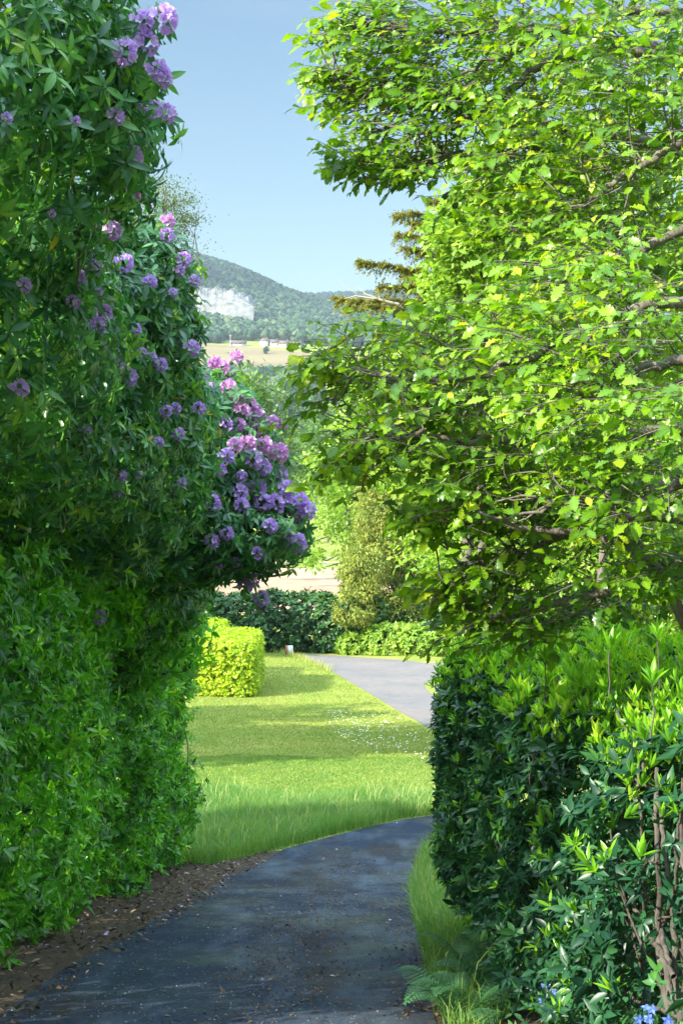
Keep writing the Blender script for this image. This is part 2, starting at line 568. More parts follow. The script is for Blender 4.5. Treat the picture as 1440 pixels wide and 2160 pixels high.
def drive_mat():
    m, nt, N, L = newmat('damp dark asphalt')
    out = N.new('ShaderNodeOutputMaterial')
    tc = N.new('ShaderNodeTexCoord')
    pb = N.new('ShaderNodeBsdfPrincipled')

    def nz(scale, st=(1, 1, 1), det=8, rg=.6):
        mp = N.new('ShaderNodeMapping')
        mp.inputs['Scale'].default_value = st
        L.new(tc.outputs['Object'], mp.inputs[0])
        n = N.new('ShaderNodeTexNoise')
        n.inputs['Scale'].default_value = scale
        n.inputs['Detail'].default_value = det
        n.inputs['Roughness'].default_value = rg
        L.new(mp.outputs[0], n.inputs[0])
        return n.outputs[0]
    r = ramp(N, [(.32, (.010, .014, .022)), (.5, (.021, .031, .049)), (.61, (.05, .065, .09)), (.70, (.15, .16, .18))])
    L.new(nz(42, det=6, rg=.9), r.inputs[0])
    # mossy brown dirt down the middle and edges
    dirt = ramp(N, [(.47, (0, 0, 0)), (.62, (1, 1, 1))])
    L.new(nz(.9, (1.3, .35, 1)), dirt.inputs[0])
    fine = ramp(N, [(.42, (0, 0, 0)), (.6, (1, 1, 1))])
    L.new(nz(14, (1, .7, 1), 10, .75), fine.inputs[0])
    mm = N.new('ShaderNodeMath')
    mm.operation = 'MULTIPLY'
    L.new(dirt.outputs[0], mm.inputs[0])
    L.new(fine.outputs[0], mm.inputs[1])
    mx = N.new('ShaderNodeMix')
    mx.data_type = 'RGBA'
    mx.inputs['B'].default_value = (.042, .029, .018, 1)
    L.new(mm.outputs[0], mx.inputs['Factor'])
    L.new(r.outputs[0], mx.inputs['A'])
    sheen_paint = ramp(N, [(.47, (0, 0, 0)), (.66, (.75, .75, .75))])  # pale bluish sky sheen painted into the base colour as streaks
    L.new(nz(1.1, (1.7, .35, 1), 7, .62), sheen_paint.inputs[0])
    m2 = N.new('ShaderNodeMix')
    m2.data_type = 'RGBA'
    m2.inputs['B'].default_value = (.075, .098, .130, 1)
    L.new(sheen_paint.outputs[0], m2.inputs['Factor'])
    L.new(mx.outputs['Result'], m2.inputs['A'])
    L.new(m2.outputs['Result'], pb.inputs['Base Color'])
    wet = ramp(N, [(.36, (.36, .36, .36)), (.48, (.55, .55, .55)), (.62, (.85, .85, .85))])
    L.new(nz(1.5, (.8, .45, 1), 6, .6), wet.inputs[0])
    sub = N.new('ShaderNodeMath')
    sub.operation = 'MAXIMUM'
    L.new(wet.outputs[0], sub.inputs[0])
    m3 = N.new('ShaderNodeMath')
    m3.operation = 'MULTIPLY'
    m3.inputs[1].default_value = .85
    L.new(mm.outputs[0], m3.inputs[0])
    L.new(m3.outputs[0], sub.inputs[1])
    L.new(sub.outputs[0], pb.inputs['Roughness'])
    pb.inputs['Specular IOR Level'].default_value = .04
    bp = N.new('ShaderNodeBump')
    bp.inputs['Strength'].default_value = .5
    bp.inputs['Distance'].default_value = .006
    L.new(nz(90, det=3), bp.inputs['Height'])
    L.new(bp.outputs[0], pb.inputs['Normal'])
    L.new(pb.outputs[0], out.inputs['Surface'])
    return m


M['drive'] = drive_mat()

# ------------------------------------------------------------------ light, sky, air
SUN_AZ = 238.0      # clockwise from +Y
SUN_EL = 31.0
w = bpy.data.worlds.new('World')
S.world = w
w.use_nodes = True
wn = w.node_tree.nodes
wl = w.node_tree.links
wn.clear()
wo = wn.new('ShaderNodeOutputWorld')
bg = wn.new('ShaderNodeBackground')
sky = wn.new('ShaderNodeTexSky')
sky.sky_type = 'NISHITA'
sky.sun_disc = False
sky.sun_elevation = math.radians(SUN_EL)
sky.sun_rotation = math.radians(SUN_AZ)
sky.altitude = 100
sky.air_density = 1.0
sky.dust_density = 1.0
sky.ozone_density = 1.5
bg.inputs['Strength'].default_value = .05
# overhead sky brightened as added fill light, left plain towards the horizon
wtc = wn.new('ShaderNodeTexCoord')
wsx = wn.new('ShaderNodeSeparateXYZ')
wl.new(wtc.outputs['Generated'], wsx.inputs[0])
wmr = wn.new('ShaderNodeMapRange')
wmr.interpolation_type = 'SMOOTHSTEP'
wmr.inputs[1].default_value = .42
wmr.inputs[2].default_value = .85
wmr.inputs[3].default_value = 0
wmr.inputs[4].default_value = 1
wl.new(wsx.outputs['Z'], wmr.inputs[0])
wfill = wn.new('ShaderNodeMix')
wfill.data_type = 'RGBA'
wfill.inputs['B'].default_value = (25, 28.5, 34, 1)
wl.new(wmr.outputs[0], wfill.inputs['Factor'])
wmp = wn.new('ShaderNodeMapping')
wmp.inputs['Scale'].default_value = (1.2, 1.2, 9)
wl.new(wtc.outputs['Generated'], wmp.inputs[0])
wnz = wn.new('ShaderNodeTexNoise')
wnz.inputs['Scale'].default_value = 2.3
wnz.inputs['Detail'].default_value = 7
wl.new(wmp.outputs[0], wnz.inputs[0])
wnr = wn.new('ShaderNodeMapRange')
wnr.inputs[1].default_value = .48
wnr.inputs[2].default_value = .75
wnr.inputs[3].default_value = 0
wnr.inputs[4].default_value = .22
wl.new(wnz.outputs[0], wnr.inputs[0])
wci = wn.new('ShaderNodeMix')
wci.data_type = 'RGBA'
wci.inputs['B'].default_value = (6.6, 6.6, 6.4, 1)
wl.new(wnr.outputs[0], wci.inputs['Factor'])
wl.new(sky.outputs[0], wci.inputs['A'])
wl.new(wci.outputs['Result'], wfill.inputs['A'])
wtn = wn.new('ShaderNodeMix')
wtn.data_type = 'RGBA'
wtn.blend_type = 'MULTIPLY'
wtn.inputs['Factor'].default_value = 1
wtn.inputs['B'].default_value = (.93, 1.05, 1.06, 1)
wl.new(wfill.outputs['Result'], wtn.inputs['A'])
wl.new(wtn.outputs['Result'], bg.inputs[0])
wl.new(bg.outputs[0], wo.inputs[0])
sd = bpy.data.lights.new('sun', 'SUN')
sd.energy = 5.0
sd.angle = math.radians(.53)
sd.color = (1, .93, .80)
so = bpy.data.objects.new('sun', sd)
COL.objects.link(so)
az, el = math.radians(SUN_AZ), math.radians(SUN_EL)
to_sun = Vector((math.sin(az) * math.cos(el), math.cos(az) * math.cos(el), math.sin(el)))
so.rotation_euler = to_sun.to_track_quat('Z', 'Y').to_euler()
so.location = (-30, -30, 40)
S.view_settings.view_transform = 'Standard'
S.view_settings.look = 'None'
S.view_settings.exposure = 1.52
S.view_settings.gamma = 1
S.render.engine = 'CYCLES'
cy = S.cycles
cy.max_bounces = 8
cy.diffuse_bounces = 4
cy.glossy_bounces = 2
cy.transmission_bounces = 5
cy.volume_bounces = 0
cy.sample_clamp_indirect = 6
cy.use_denoising = True

# ------------------------------------------------------------------ ground and paths
def build_ground():
    ys = np.concatenate([np.arange(-85, 0, 3.0), np.arange(0, 40, .4), np.arange(40, 90, .8), np.arange(90, 300, 4),
                         np.arange(300, 1500, 20), np.arange(1500, 2601, 25)])
    us = np.concatenate([np.linspace(-1, -.12, 24), np.linspace(-.115, .115, 60), np.linspace(.12, 1, 24)])
    X = np.outer(42 + .45 * np.maximum(ys, 0), us)
    Y = np.repeat(ys[:, None], len(us), 1)
    Z = H(X, Y)
    n, k = X.shape
    i = np.arange(n - 1)[:, None] * k
    j = np.arange(k - 1)[None]
    Q = np.stack([i + j, i + j + 1, i + k + j + 1, i + k + j], -1).reshape(-1, 4)
    mb = MB()
    mb.add(np.stack([X, Y, Z], -1).reshape(-1, 3), Q)
    o = obj('ground', mb, M['lawn'])
    tag(o, 'sloping lawn and grassland falling to the valley', kind='structure')


build_ground()

drive_px = [(-60, 2190), (120, 2055), (300, 1960), (400, 1897), (480, 1852), (600, 1792), (700, 1765), (790, 1742), (850, 1730), (905, 1722)]
dl = [G(*p)[:2] for p in drive_px]
dr = [G(*p)[:2] for p in [(985, 1770), (925, 1785), (893, 1830), (880, 1880), (878, 1950), (895, 2050), (915, 2150)]]
drive_poly = [(-2.15, -9), (-2.12, 2)] + [tuple(p) for p in dl] + [(3.2, 33.6), (5.5, 35.2), (8.5, 36.2), (9, 32.8), (6, 32.2), (3.8, 30.8)] + [tuple(p) for p in dr] + [(.5, 2), (.5, -9)]
DRIVE = np.array(drive_poly)
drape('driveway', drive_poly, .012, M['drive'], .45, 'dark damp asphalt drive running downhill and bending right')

# lower road
rp = [(905, 1400), (850, 1393), (760, 1387), (700, 1383), (640, 1381), (622, 1383), (650, 1393), (690, 1412), (740, 1440), (790, 1470), (840, 1500), (880, 1522), (918, 1545), (990, 1580)]
RQ = [G(*p) for p in rp]
road_poly = [(60, 81), (10, 79.5)] + [tuple(p[:2]) for p in RQ] + [(5.2, 47), (7, 52), (5.4, 57)] + [tuple(G(905, 1462)[:2])] + [tuple(G(893, 1445)[:2])] + [tuple(G(912, 1433)[:2])] + [(9, 70), (60, 72)]
drape('road', road_poly, .014, M['road'], 1.0, 'pale grey lane curving past the foot of the lawn')

lit = [G(*p) for p in [(0, 2200), (170, 2070), (340, 1965), (510, 1852), (600, 1794), (545, 1800), (440, 1824), (350, 1815), (200, 1850), (100, 1925), (0, 2000), (-200, 2080)]]
lit_poly = [tuple(p[:2]) for p in lit] + [(-5, 12), (-4.5, 2), (-2.1, 2)]
drape('leafy_soil', lit_poly, .006, M['soil'], .45, 'strip of dark soil and leaf mould beside the drive')
edge2 = [G(*p) for p in [(878, 1930), (893, 1990), (905, 2080), (925, 2170), (1250, 2250), (1300, 2110), (1180, 2030), (960, 2010), (905, 1960)]]
drape('verge_soil', [tuple(p[:2]) for p in edge2[:4]] + [(.48, 6), (1.6, 6)] + [tuple(p[:2]) for p in edge2[4:]], .006, M['soil'], .4, 'bare soil along the right edge of the drive')

pf = [(-30, 112), (60, 112), (60, 205), (-30, 200)]
drape('ploughed_field', pf, .03, M['ploughed'], 6, 'pinkish bare ploughed field beyond the dark hedge')
hf = [G(*p) for p in [(330, 724), (430, 727), (500, 731), (600, 741), (720, 752), (900, 765), (900, 800), (720, 800), (600, 800), (500, 795), (330, 780)]]
drape('hay_field', [tuple(p[:2]) for p in hf], .6, M['hay'], 20, 'straw coloured hay field on the far side of the valley')


def hills():
    xs = np.linspace(-1220, 1220, 90)
    ys = np.linspace(2620, 3150, 14)
    X, Y = np.meshgrid(xs, ys)
    top = np.interp(X, [-1300, -300, -100, 30, 150, 300, 1300], [230, 240, 268, 272, 276, 262, 240]) - 1
    t = (Y - 2620) / 530
    Z = 90 + (top - 90) * np.sin(np.clip(t * 1.25, 0, 1) * pi / 2) - 25 * np.clip(t - .8, 0, 1)
    n, k = X.shape
    i = np.arange(n - 1)[:, None] * k
    j = np.arange(k - 1)[None]
    Q = np.stack([i + j, i + j + 1, i + k + j + 1, i + k + j], -1).reshape(-1, 4)
    mb = MB()
    mb.add(np.stack([X, Y, Z], -1).reshape(-1, 3), Q)
    o = obj('hills', mb, M['dark'])
    tag(o, 'distant blue wooded ridge behind the quarry hill', kind='structure')

    def hz(x, y):
        tp = np.interp(x, [-1300, -300, -100, 30, 150, 300, 1300], [230, 240, 268, 272, 276, 262, 240]) - 1
        tt = (y - 2620) / 530
        return 90 + (tp - 90) * np.sin(np.clip(tt * 1.25, 0, 1) * pi / 2) - 25 * np.clip(tt - .8, 0, 1)
    return hz


HZ = hills()

# ------------------------------------------------------------------ chalk quarry face
CL_T = [(395, 612), (418, 606), (440, 612), (455, 608), (470, 614), (490, 612), (510, 622), (525, 628), (534, 642)]
CL_B = [(395, 672), (420, 664), (440, 668), (460, 662), (475, 655), (490, 648), (510, 646), (525, 645), (536, 646)]


def chalk():
    nx, ny = 90, 30
    u = np.linspace(0, 1, nx)
    tx = np.interp(u, np.linspace(0, 1, len(CL_T)), [p[0] for p in CL_T])
    ty = np.interp(u, np.linspace(0, 1, len(CL_T)), [p[1] for p in CL_T])
    bx = np.interp(u, np.linspace(0, 1, len(CL_B)), [p[0] for p in CL_B])
    by = np.interp(u, np.linspace(0, 1, len(CL_B)), [p[1] for p in CL_B])
    V = []
    for j in range(ny):
        t = j / (ny - 1)
        for i in range(nx):
            px, py = bx[i] + (tx[i] - bx[i]) * t, by[i] + (ty[i] - by[i]) * t
            w_ = u[i] * 2.3 + 1.1 * t + .15 * math.sin(u[i] * 9) + .35
            fr = w_ - math.floor(w_)
            pp = np.array([[u[i] * 63., 0, t * 29.]])
            rid = (15 - 6 * u[i]) * (fr / .8 if fr < .8 else (1 - fr) / .2) + 5 * noise(pp, .13)[0] + 2.2 * noise(pp + 40, .33)[0]
            rid *= .12 + .88 * min(1, t / .45)
            d = 1684 + 40 * t - rid * (1 - .35 * t)
            V.append(P(px, py + (2.2 * math.sin(i * .55) + 1.6 * math.sin(i * 1.7 + 1)) * max(0, 2 * t - 1)**2 + 2 * math.sin(u[i] * 7) * (1 - t), d))
    V = np.array(V)
    i = np.arange(ny - 1)[:, None] * nx
    j = np.arange(nx - 1)[None]
    Q = np.stack([i + j, i + j + 1, i + nx + j + 1, i + nx + j], -1).reshape(-1, 4)
    # a skirt running back into the hill gives the face its body
    top = V[-nx:] + np.array([0, 60, 6.0])
    bot = V[:nx] + np.array([0, -26, 0.0])
    bot[:, 2] = np.minimum(bot[:, 2] - 1, H(bot[:, 0], bot[:, 1]) - .5)
    mb = MB()
    VV = np.concatenate([V, top, bot])
    b0 = ny * nx
    k = np.arange(nx - 1)
    Q2 = np.stack([b0 - nx + k, b0 - nx + k + 1, b0 + k + 1, b0 + k], -1)
    Q3 = np.stack([b0 + nx + k, b0 + nx + k + 1, k + 1, k], -1)
    mb.add(VV, np.concatenate([Q, Q2, Q3]))
    o = obj('chalk_cliff', mb, M['chalk'])
    tag(o, 'white chalk quarry face cut into the wooded hill', kind='structure')


chalk()

# ------------------------------------------------------------------ generic crowns
def crown_pts(blobs, n, clump=.22, inner=.55):
    """leaf positions in clumps through a union of ellipsoids, with the clump normals"""
    B = np.array([b[:6] for b in blobs], float)
    vol = B[:, 3] * B[:, 4] * B[:, 5]
    cnt = np.maximum(1, (n * vol**.75 / (vol**.75).sum())).astype(int)
    PP, NN, RR = [], [], []
    for b, c in zip(B, cnt):
        k = max(6, c // 28)
        u = unit(rng.normal(size=(k, 3)))
        rad = rng.uniform(inner**3, 1, k)**(1 / 3)
        cc = b[:3] + u * b[3:6] * rad[:, None]
        idx = rng.integers(0, k, c)
        sz = clump * b[3:6].mean()
        off = rng.normal(0, 1, (c, 3)) * sz * np.array([1, 1, .5])
        PP.append(cc[idx] + off)
        NN.append(unit(u[idx] + unit(off) * .7))
        RR.append(np.clip(rng.uniform(0, 1, k)[idx] * .6 + rng.uniform(0, .4, c), 0, 1))
    return np.concatenate(PP), np.concatenate(NN), np.concatenate(RR)


def leaves(mb, p, n, r, size, tm=DIAMOND, up=.7, hang=0.0):
    N = len(p)
    d = unit(n * .6 + rng.normal(0, .7, (N, 3)) - np.array([0, 0, hang]))
    nn = unit(n * .5 + np.array([0, 0, up]) + rng.normal(0, .55, (N, 3)))
    scat(mb, tm, frames(d, nn), size * rng.uniform(.7, 1.3, N), p, r)


def tree(name, label, cat, base, blobs, n, size, mat, trunk_r=.2, tm=DIAMOND, clump=.22, hang=0., limbs=7, group=None, inner=.5, up=.7, smat='bark'):
    base = np.array(base, float)
    t = thing(name, label, cat, base, group)
    mb = MB()
    p, nn, r = crown_pts(blobs, n, clump, inner)
    leaves(mb, p, nn, r, size, tm, up, hang)
    obj('crown', mb, M[mat], t)
    tb = MB()
    B = np.array([b[:6] for b in blobs], float)
    topc = B[np.argmax(B[:, 2])]
    ctr = (B[:, :3] * B[:, 3:4]).sum(0) / B[:, 3].sum()
    mid = np.array([base[0] * .4 + ctr[0] * .6, base[1] * .4 + ctr[1] * .6, ctr[2] - .2 * B[:, 5].max()])
    tube(tb, np.concatenate([wob(base - np.array([0, 0, .3]), mid, 8, .02), wob(mid, topc[:3] + np.array([0, 0, topc[5] * .5]), 7, .04)[1:]]), trunk_r, trunk_r * .2, 8)
    for k in range(limbs):
        b = B[k % len(B)]
        u = unit(rng.normal(size=3) + np.array([0, 0, .3]))
        e = b[:3] + u * b[3:6] * .8
        s = base + (mid - base) * rng.uniform(.55, 1)
        tube(tb, wob(s, e, 8, .06), trunk_r * .4, trunk_r * .08, 5)
    obj('trunk', tb, M[smat], t)
    return t


def pb(px, py, d, rx, ry, rz):
    return (*P(px, py, d), rx, ry, rz)


# ------------------------------------------------------------------ far woodland (one mass) and the ridge
def woodland():
    N = 15000
    x = rng.uniform(-420, 330, N)
    y = rng.uniform(1500, 2420, N)
    hz = H(x, y)
    P3 = np.stack([x, y, hz + 5], -1)
    # ridge
    N2 = 2600
    x2 = rng.uniform(-420, 420, N2)
    y2 = rng.uniform(2700, 3130, N2)
    P2 = np.stack([x2, y2, HZ(x2, y2) + 5], -1)
    # wood between valley and hay field
    N3 = 3200
    x3 = rng.uniform(-260, 220, N3)
    y3 = rng.uniform(780, 1300, N3)
    P4 = np.stack([x3, y3, H(x3, y3) + 5], -1)
    hay = np.array([p[:2] for p in hf])
    P4 = P4[~inpoly(P4[:, :2], hay)]
    P3 = P3[~inpoly(P3[:, :2], hay)]
    Pt = np.concatenate([P3, P2, P4])
    px, py, _ = proj(Pt)
    ok = (px > 250) & (px < 1150)
    # the quarry clearing and the village gap
    q = np.stack([px, py], -1)
    qpoly = [(380, 700)] + [(380, 604)] + [(a, b - 4) for a, b in CL_T] + [(542, 652)] + [(a, b - 2) for a, b in CL_B[::-1]]
    front = Pt[:, 1] < 1765
    for up_ in (1,):
        ok &= ~(inpoly(q - np.array([0, up_]), qpoly) & front & (Pt[:, 1] > 1480))
    ok &= ~((py > 716) & (py < 760) & (Pt[:, 1] > 1400) & (Pt[:, 1] < 1560) & (px < 660) & (py > 719 + (px - 480) * .06))
    ok &= ~((Pt[:, 1] > 1430) & (Pt[:, 1] < 1535) & (px > 470) & (px < 660))
    Pt = Pt[ok]
    N = len(Pt)
    s = rng.uniform(.75, 1.35, N)
    nr = noise(Pt * .012) * .28 + .62 - .42 * np.clip((Pt[:, 2] - 110) / 110, 0, 1)
    base_r = np.clip(nr + rng.normal(0, .26, N), 0, 1)
    mb = MB()
    K = 46
    for k in range(K):
        u = unit(rng.normal(size=(N, 3)))
        u[:, 2] = np.abs(u[:, 2]) * 1.1 - .35
        rad = np.stack([5.2 * s, 5.2 * s, 6.6 * s], -1)
        p = Pt + u * rad * rng.uniform(.75, 1.05, N)[:, None]
        d = perp(unit(u))
        scat(mb, DIAMOND, frames(d, unit(u) + rng.normal(0, .4, (N, 3))), 3.6 * s * rng.uniform(.7, 1.3, N), p - d * 1.8, np.clip(base_r + rng.normal(0, .10, N), 0, 1))
    # solid heart of each crown
    ico = [(0, 0, 1), (.89, 0, .45), (.28, .85, .45), (-.72, .53, .45), (-.72, -.53, .45), (.28, -.85, .45), (.72, .53, -.45), (-.28, .85, -.45), (-.89, 0, -.45), (-.28, -.85, -.45), (.72, -.53, -.45), (0, 0, -1)]
    icf = [(0, 1, 2), (0, 2, 3), (0, 3, 4), (0, 4, 5), (0, 5, 1), (1, 6, 2), (2, 7, 3), (3, 8, 4), (4, 9, 5), (5, 10, 1), (6, 7, 2), (7, 8, 3), (8, 9, 4), (9, 10, 5), (10, 6, 1), (11, 7, 6), (11, 8, 7), (11, 9, 8), (11, 10, 9), (11, 6, 10)]
    tm = (np.array(ico, float) * np.array([4.6, 4.6, 6]), np.array(icf), np.ones(12))
    R = np.broadcast_to(np.eye(3), (N, 3, 3))
    scat(mb, tm, R, s, Pt, base_r)
    o = obj('woodland', mb, M['wood'])
    tag(o, 'mixed woodland covering the far hillside and ridge', kind='stuff')


woodland()

# far houses
def cottage(px, py, d, w_, h_, label, rot):
    g = P(px, py, d)
    g[2] = H(g[0], g[1])
    t = thing('cottage', label, 'house', g, 'white cottages along the far field')
    c, s_ = math.cos(rot), math.sin(rot)

    def T(v):
        v = np.array(v, float)
        return np.stack([g[0] + c * v[:, 0] - s_ * v[:, 1], g[1] + s_ * v[:, 0] + c * v[:, 1], g[2] + v[:, 2]], -1)
    a, b = w_ / 2, 3.2
    mb = MB()
    V = [(-a, -b, -2), (a, -b, -2), (a, b, -2), (-a, b, -2), (-a, -b, h_), (a, -b, h_), (a, b, h_), (-a, b, h_), (-a, 0, h_ + 2), (a, 0, h_ + 2)]
    mb.add(T(V), [(0, 1, 5, 4), (1, 2, 6, 5), (2, 3, 7, 6), (3, 0, 4, 7)])
    mb.more([(4, 7, 8), (5, 9, 6)])
    obj('wall', mb, M['wall'], t, False)
    mr = MB()
    e = .5
    V = [(-a - e, -b - e, h_ - .35), (a + e, -b - e, h_ - .35), (a + e, 0, h_ + 2.2), (-a - e, 0, h_ + 2.2), (a + e, b + e, h_ - .35), (-a - e, b + e, h_ - .35)]
    V = V + [(x, y, z + .3) for x, y, z in V]
    mr.add(T(V), [(0, 3, 2, 1), (3, 5, 4, 2), (6, 7, 8, 9), (9, 8, 10, 11), (0, 1, 7, 6), (4, 5, 11, 10), (0, 6, 9, 3), (3, 9, 11, 5), (1, 2, 8, 7), (2, 4, 10, 8)])
    rf = obj('roof', mr, M['roof'], t, False)
    mc = MB()
    x0 = a * .6
    V = [(x0 + dx, dy, z) for z in (h_ + 1.2, h_ + 3.6) for dx, dy in ((-.5, -.5), (.5, -.5), (.5, .5), (-.5, .5))]
    mc.add(T(V), [(0, 1, 5, 4), (1, 2, 6, 5), (2, 3, 7, 6), (3, 0, 4, 7), (4, 5, 6, 7)])
    obj('chimney', mc, M['roof'], rf, False)
    mw = MB()
    for x0 in np.linspace(-a + 1.2, a - 1.2, max(2, int(w_ / 3))):
        V = [(x0 - .5, -b - .06, 1.2), (x0 + .5, -b - .06, 1.2), (x0 + .5, -b - .06, 2.5), (x0 - .5, -b - .06, 2.5)]
        V += [(x, y + .1, z) for x, y, z in V]
        mw2 = MB()
        mw2.add(T(V), [(0, 1, 2, 3), (4, 7, 6, 5), (0, 4, 5, 1), (1, 5, 6, 2), (2, 6, 7, 3), (3, 7, 4, 0)])
        obj('window', mw2, M['glass'], t, False)


M['glass'] = plain('dark window', (.05, .06, .07), .2, .5)
cottage(502, 728, 1490, 14, 2.2, 'long low white cottage with red roof, leftmost at far field edge', .1)
cottage(559, 727, 1492, 6.5, 4.2, 'white gabled cottage left of the middle pair beyond the field', -.5)
cottage(579, 729, 1490, 7.5, 3.6, 'white cottage in the middle of the row beyond the field', .2)
cottage(600, 732, 1488, 8, 3.2, 'white cottage second from right in the row beyond the field', -.2)
cottage(625, 735, 1486, 12, 2.6, 'long white cottage at the right end of the far row', .1)

# telegraph pole
g = G(487, 729)
t = thing('telegraph_pole', 'thin pale telegraph pole beside the leftmost far cottage', 'pole', g)
mb = MB()
tube(mb, [g + np.array([0, -6, -1]), g + np.array([0, -6, 9.0])], .35, .25, 6)
obj('post', mb, M['rail'], t)
mb = MB()
tube(mb, [g + np.array([-1.3, -6.4, 8.0]), g + np.array([1.3, -6.4, 8.0])], .14, .14, 6)
obj('crossarm', mb, M['rail'], t)

# lone tree in the hay field
g = G(561, 748)
tree('small_tree', 'small lone dark tree standing in the hay field', 'tree', g, [(g[0], g[1], g[2] + 3.2, 2.0, 2.0, 3.4)], 700, .9, 'wood', .25, limbs=3)


# mid-valley individual trees
def vtree(px, top, base, d, wpx, label, mat='wood', n=2600, name='broadleaf_tree', size=None, grp='broadleaf trees in the valley', squash=1.0):
    k = d / F
    c = P(px, base, d)
    gz = min(H(c[0], c[1]), c[2])
    zt = P(px, top, d)[2]
    Hh = zt - gz
    r = wpx * k / 2
    bl = []
    for i in range(7):
        a = rng.uniform(0, 2 * pi)
        q = rng.uniform(.2, .62)
        bl.append((c[0] + math.cos(a) * r * q, c[1] + math.sin(a) * r * q, gz + Hh * rng.uniform(.42, .78), r * rng.uniform(.42, .6), r * rng.uniform(.42, .6), Hh * rng.uniform(.16, .24)))
    bl.append((c[0], c[1], gz + Hh * .62, r * .7, r * .7, Hh * .38))
    return tree(name, label, 'tree', (c[0], c[1], H(c[0], c[1])), bl, n, size or r * .16, mat, r * .07, group=grp, clump=.3, inner=.7)


vtree(528, 772, 960, 150, 150, 'tall yellow green tree just behind the flowering rhododendron', 'mid', 9000)
vtree(470, 800, 980, 165, 110, 'yellow green tree half hidden behind the rhododendron flowers', 'mid', 6000)
vtree(520, 752, 830, 900, 40, 'bluish tree at left end of the row below the hay field', 'wood')
vtree(548, 762, 840, 860, 42, 'round bluish tree in the row below the hay field', 'wood')
vtree(578, 776, 860, 800, 50, 'broad dark bluish tree ending the row below the hay field', 'wood')
vtree(625, 786, 870, 780, 56, 'wide green tree below the right end of the hay field', 'wood')
vtree(668, 778, 870, 740, 60, 'green tree just left of the oak sprays below the hay field', 'wood')
vtree(725, 770, 900, 700, 70, 'green tree behind the oak leaf sprays', 'wood')
vtree(560, 830, 960, 520, 70, 'mid green tree between the yellow green tree and the far row', 'wood', 3500)
vtree(615, 815, 930, 560, 66, 'rounded mid green tree in the centre of the valley gap', 'wood', 3500)
vtree(665, 840, 960, 480, 80, 'light green tree low in the valley gap beside the oak', 'mid', 3500)
vtree(610, 870, 1010, 330, 90, 'pale green tree above the meadow beside the rhododendron', 'mid', 4500)
vtree(690, 880, 1020, 300, 100, 'pale green tree above the meadow behind the oak leaves', 'mid', 4500)
vtree(770, 840, 1040, 260, 130, 'pale tree behind the oak, right of the meadow', 'mid', 4500)

# ------------------------------------------------------------------ trees at the foot of the garden
def gz(x, y):
    return float(H(x, y))


def at(px, d):
    x = (px - 720) / F * d
    return (x, d, gz(x, d))


tree('ash_tree', 'loose pale green tree hanging over the ploughed field', 'tree', at(770, 92),
     [pb(700, 1000, 92, 1.6, 2, 1.5), pb(690, 1090, 92, 1.5, 2, 1.2), pb(645, 1150, 92, 1.0, 1.4, .8), pb(660, 1185, 90, .8, 1.2, .5), pb(740, 1140, 92, 1.4, 2, 1.3), pb(770, 1010, 94, 1.9, 2, 1.8), pb(600, 1165, 90, .9, 1, .35), pb(720, 1205, 90, .6, .8, .3), pb(770, 920, 94, 1.8, 2, 1.6)],
     5200, .26, 'bright', .18, clump=.26, inner=.2)
tree('yew_tree', 'feathery golden green yew beside the lower lane', 'tree', at(850, 82.5),
     [pb(830, 1090, 82.5, 1.7, 1.7, 2.0), pb(790, 1180, 81.5, 1.5, 1.5, 1.3), pb(880, 1160, 82.5, 1.7, 1.7, 2.0), pb(775, 1280, 81.0, 1.25, 1.3, 1.0), pb(830, 1300, 81.0, 1.5, 1.4, 1.2), pb(880, 1270, 81.5, 1.4, 1.4, 1.5), pb(800, 1040, 82.5, 1.0, 1.2, 1.0), pb(870, 1020, 82.5, 1.0, 1.2, 1.2), pb(810, 1345, 80.5, 1.1, 1.0, .6), pb(785, 1130, 81.5, .9, 1.0, 1.3), pb(750, 1230, 81.0, .8, 1.0, .9), pb(748, 1280, 79.0, .9, .9, .9), pb(770, 1200, 79.5, 1.0, .9, 1.2), pb(920, 1240, 82.0, 1.2, 1.2, 2.0), pb(970, 1150, 83.0, 1.4, 1.3, 1.8), pb(985, 1280, 82.5, 1.3, 1.2, 1.5), pb(930, 1060, 83.0, 1.2, 1.2, 1.4), pb(760, 1340, 80.5, .9, .8, .6), pb(900, 1340, 81.0, 1.2, .9, .7)],
     64000, .20, 'yew', .22, tm=NEEDLE, clump=.16, hang=.9, up=.2, inner=.75)

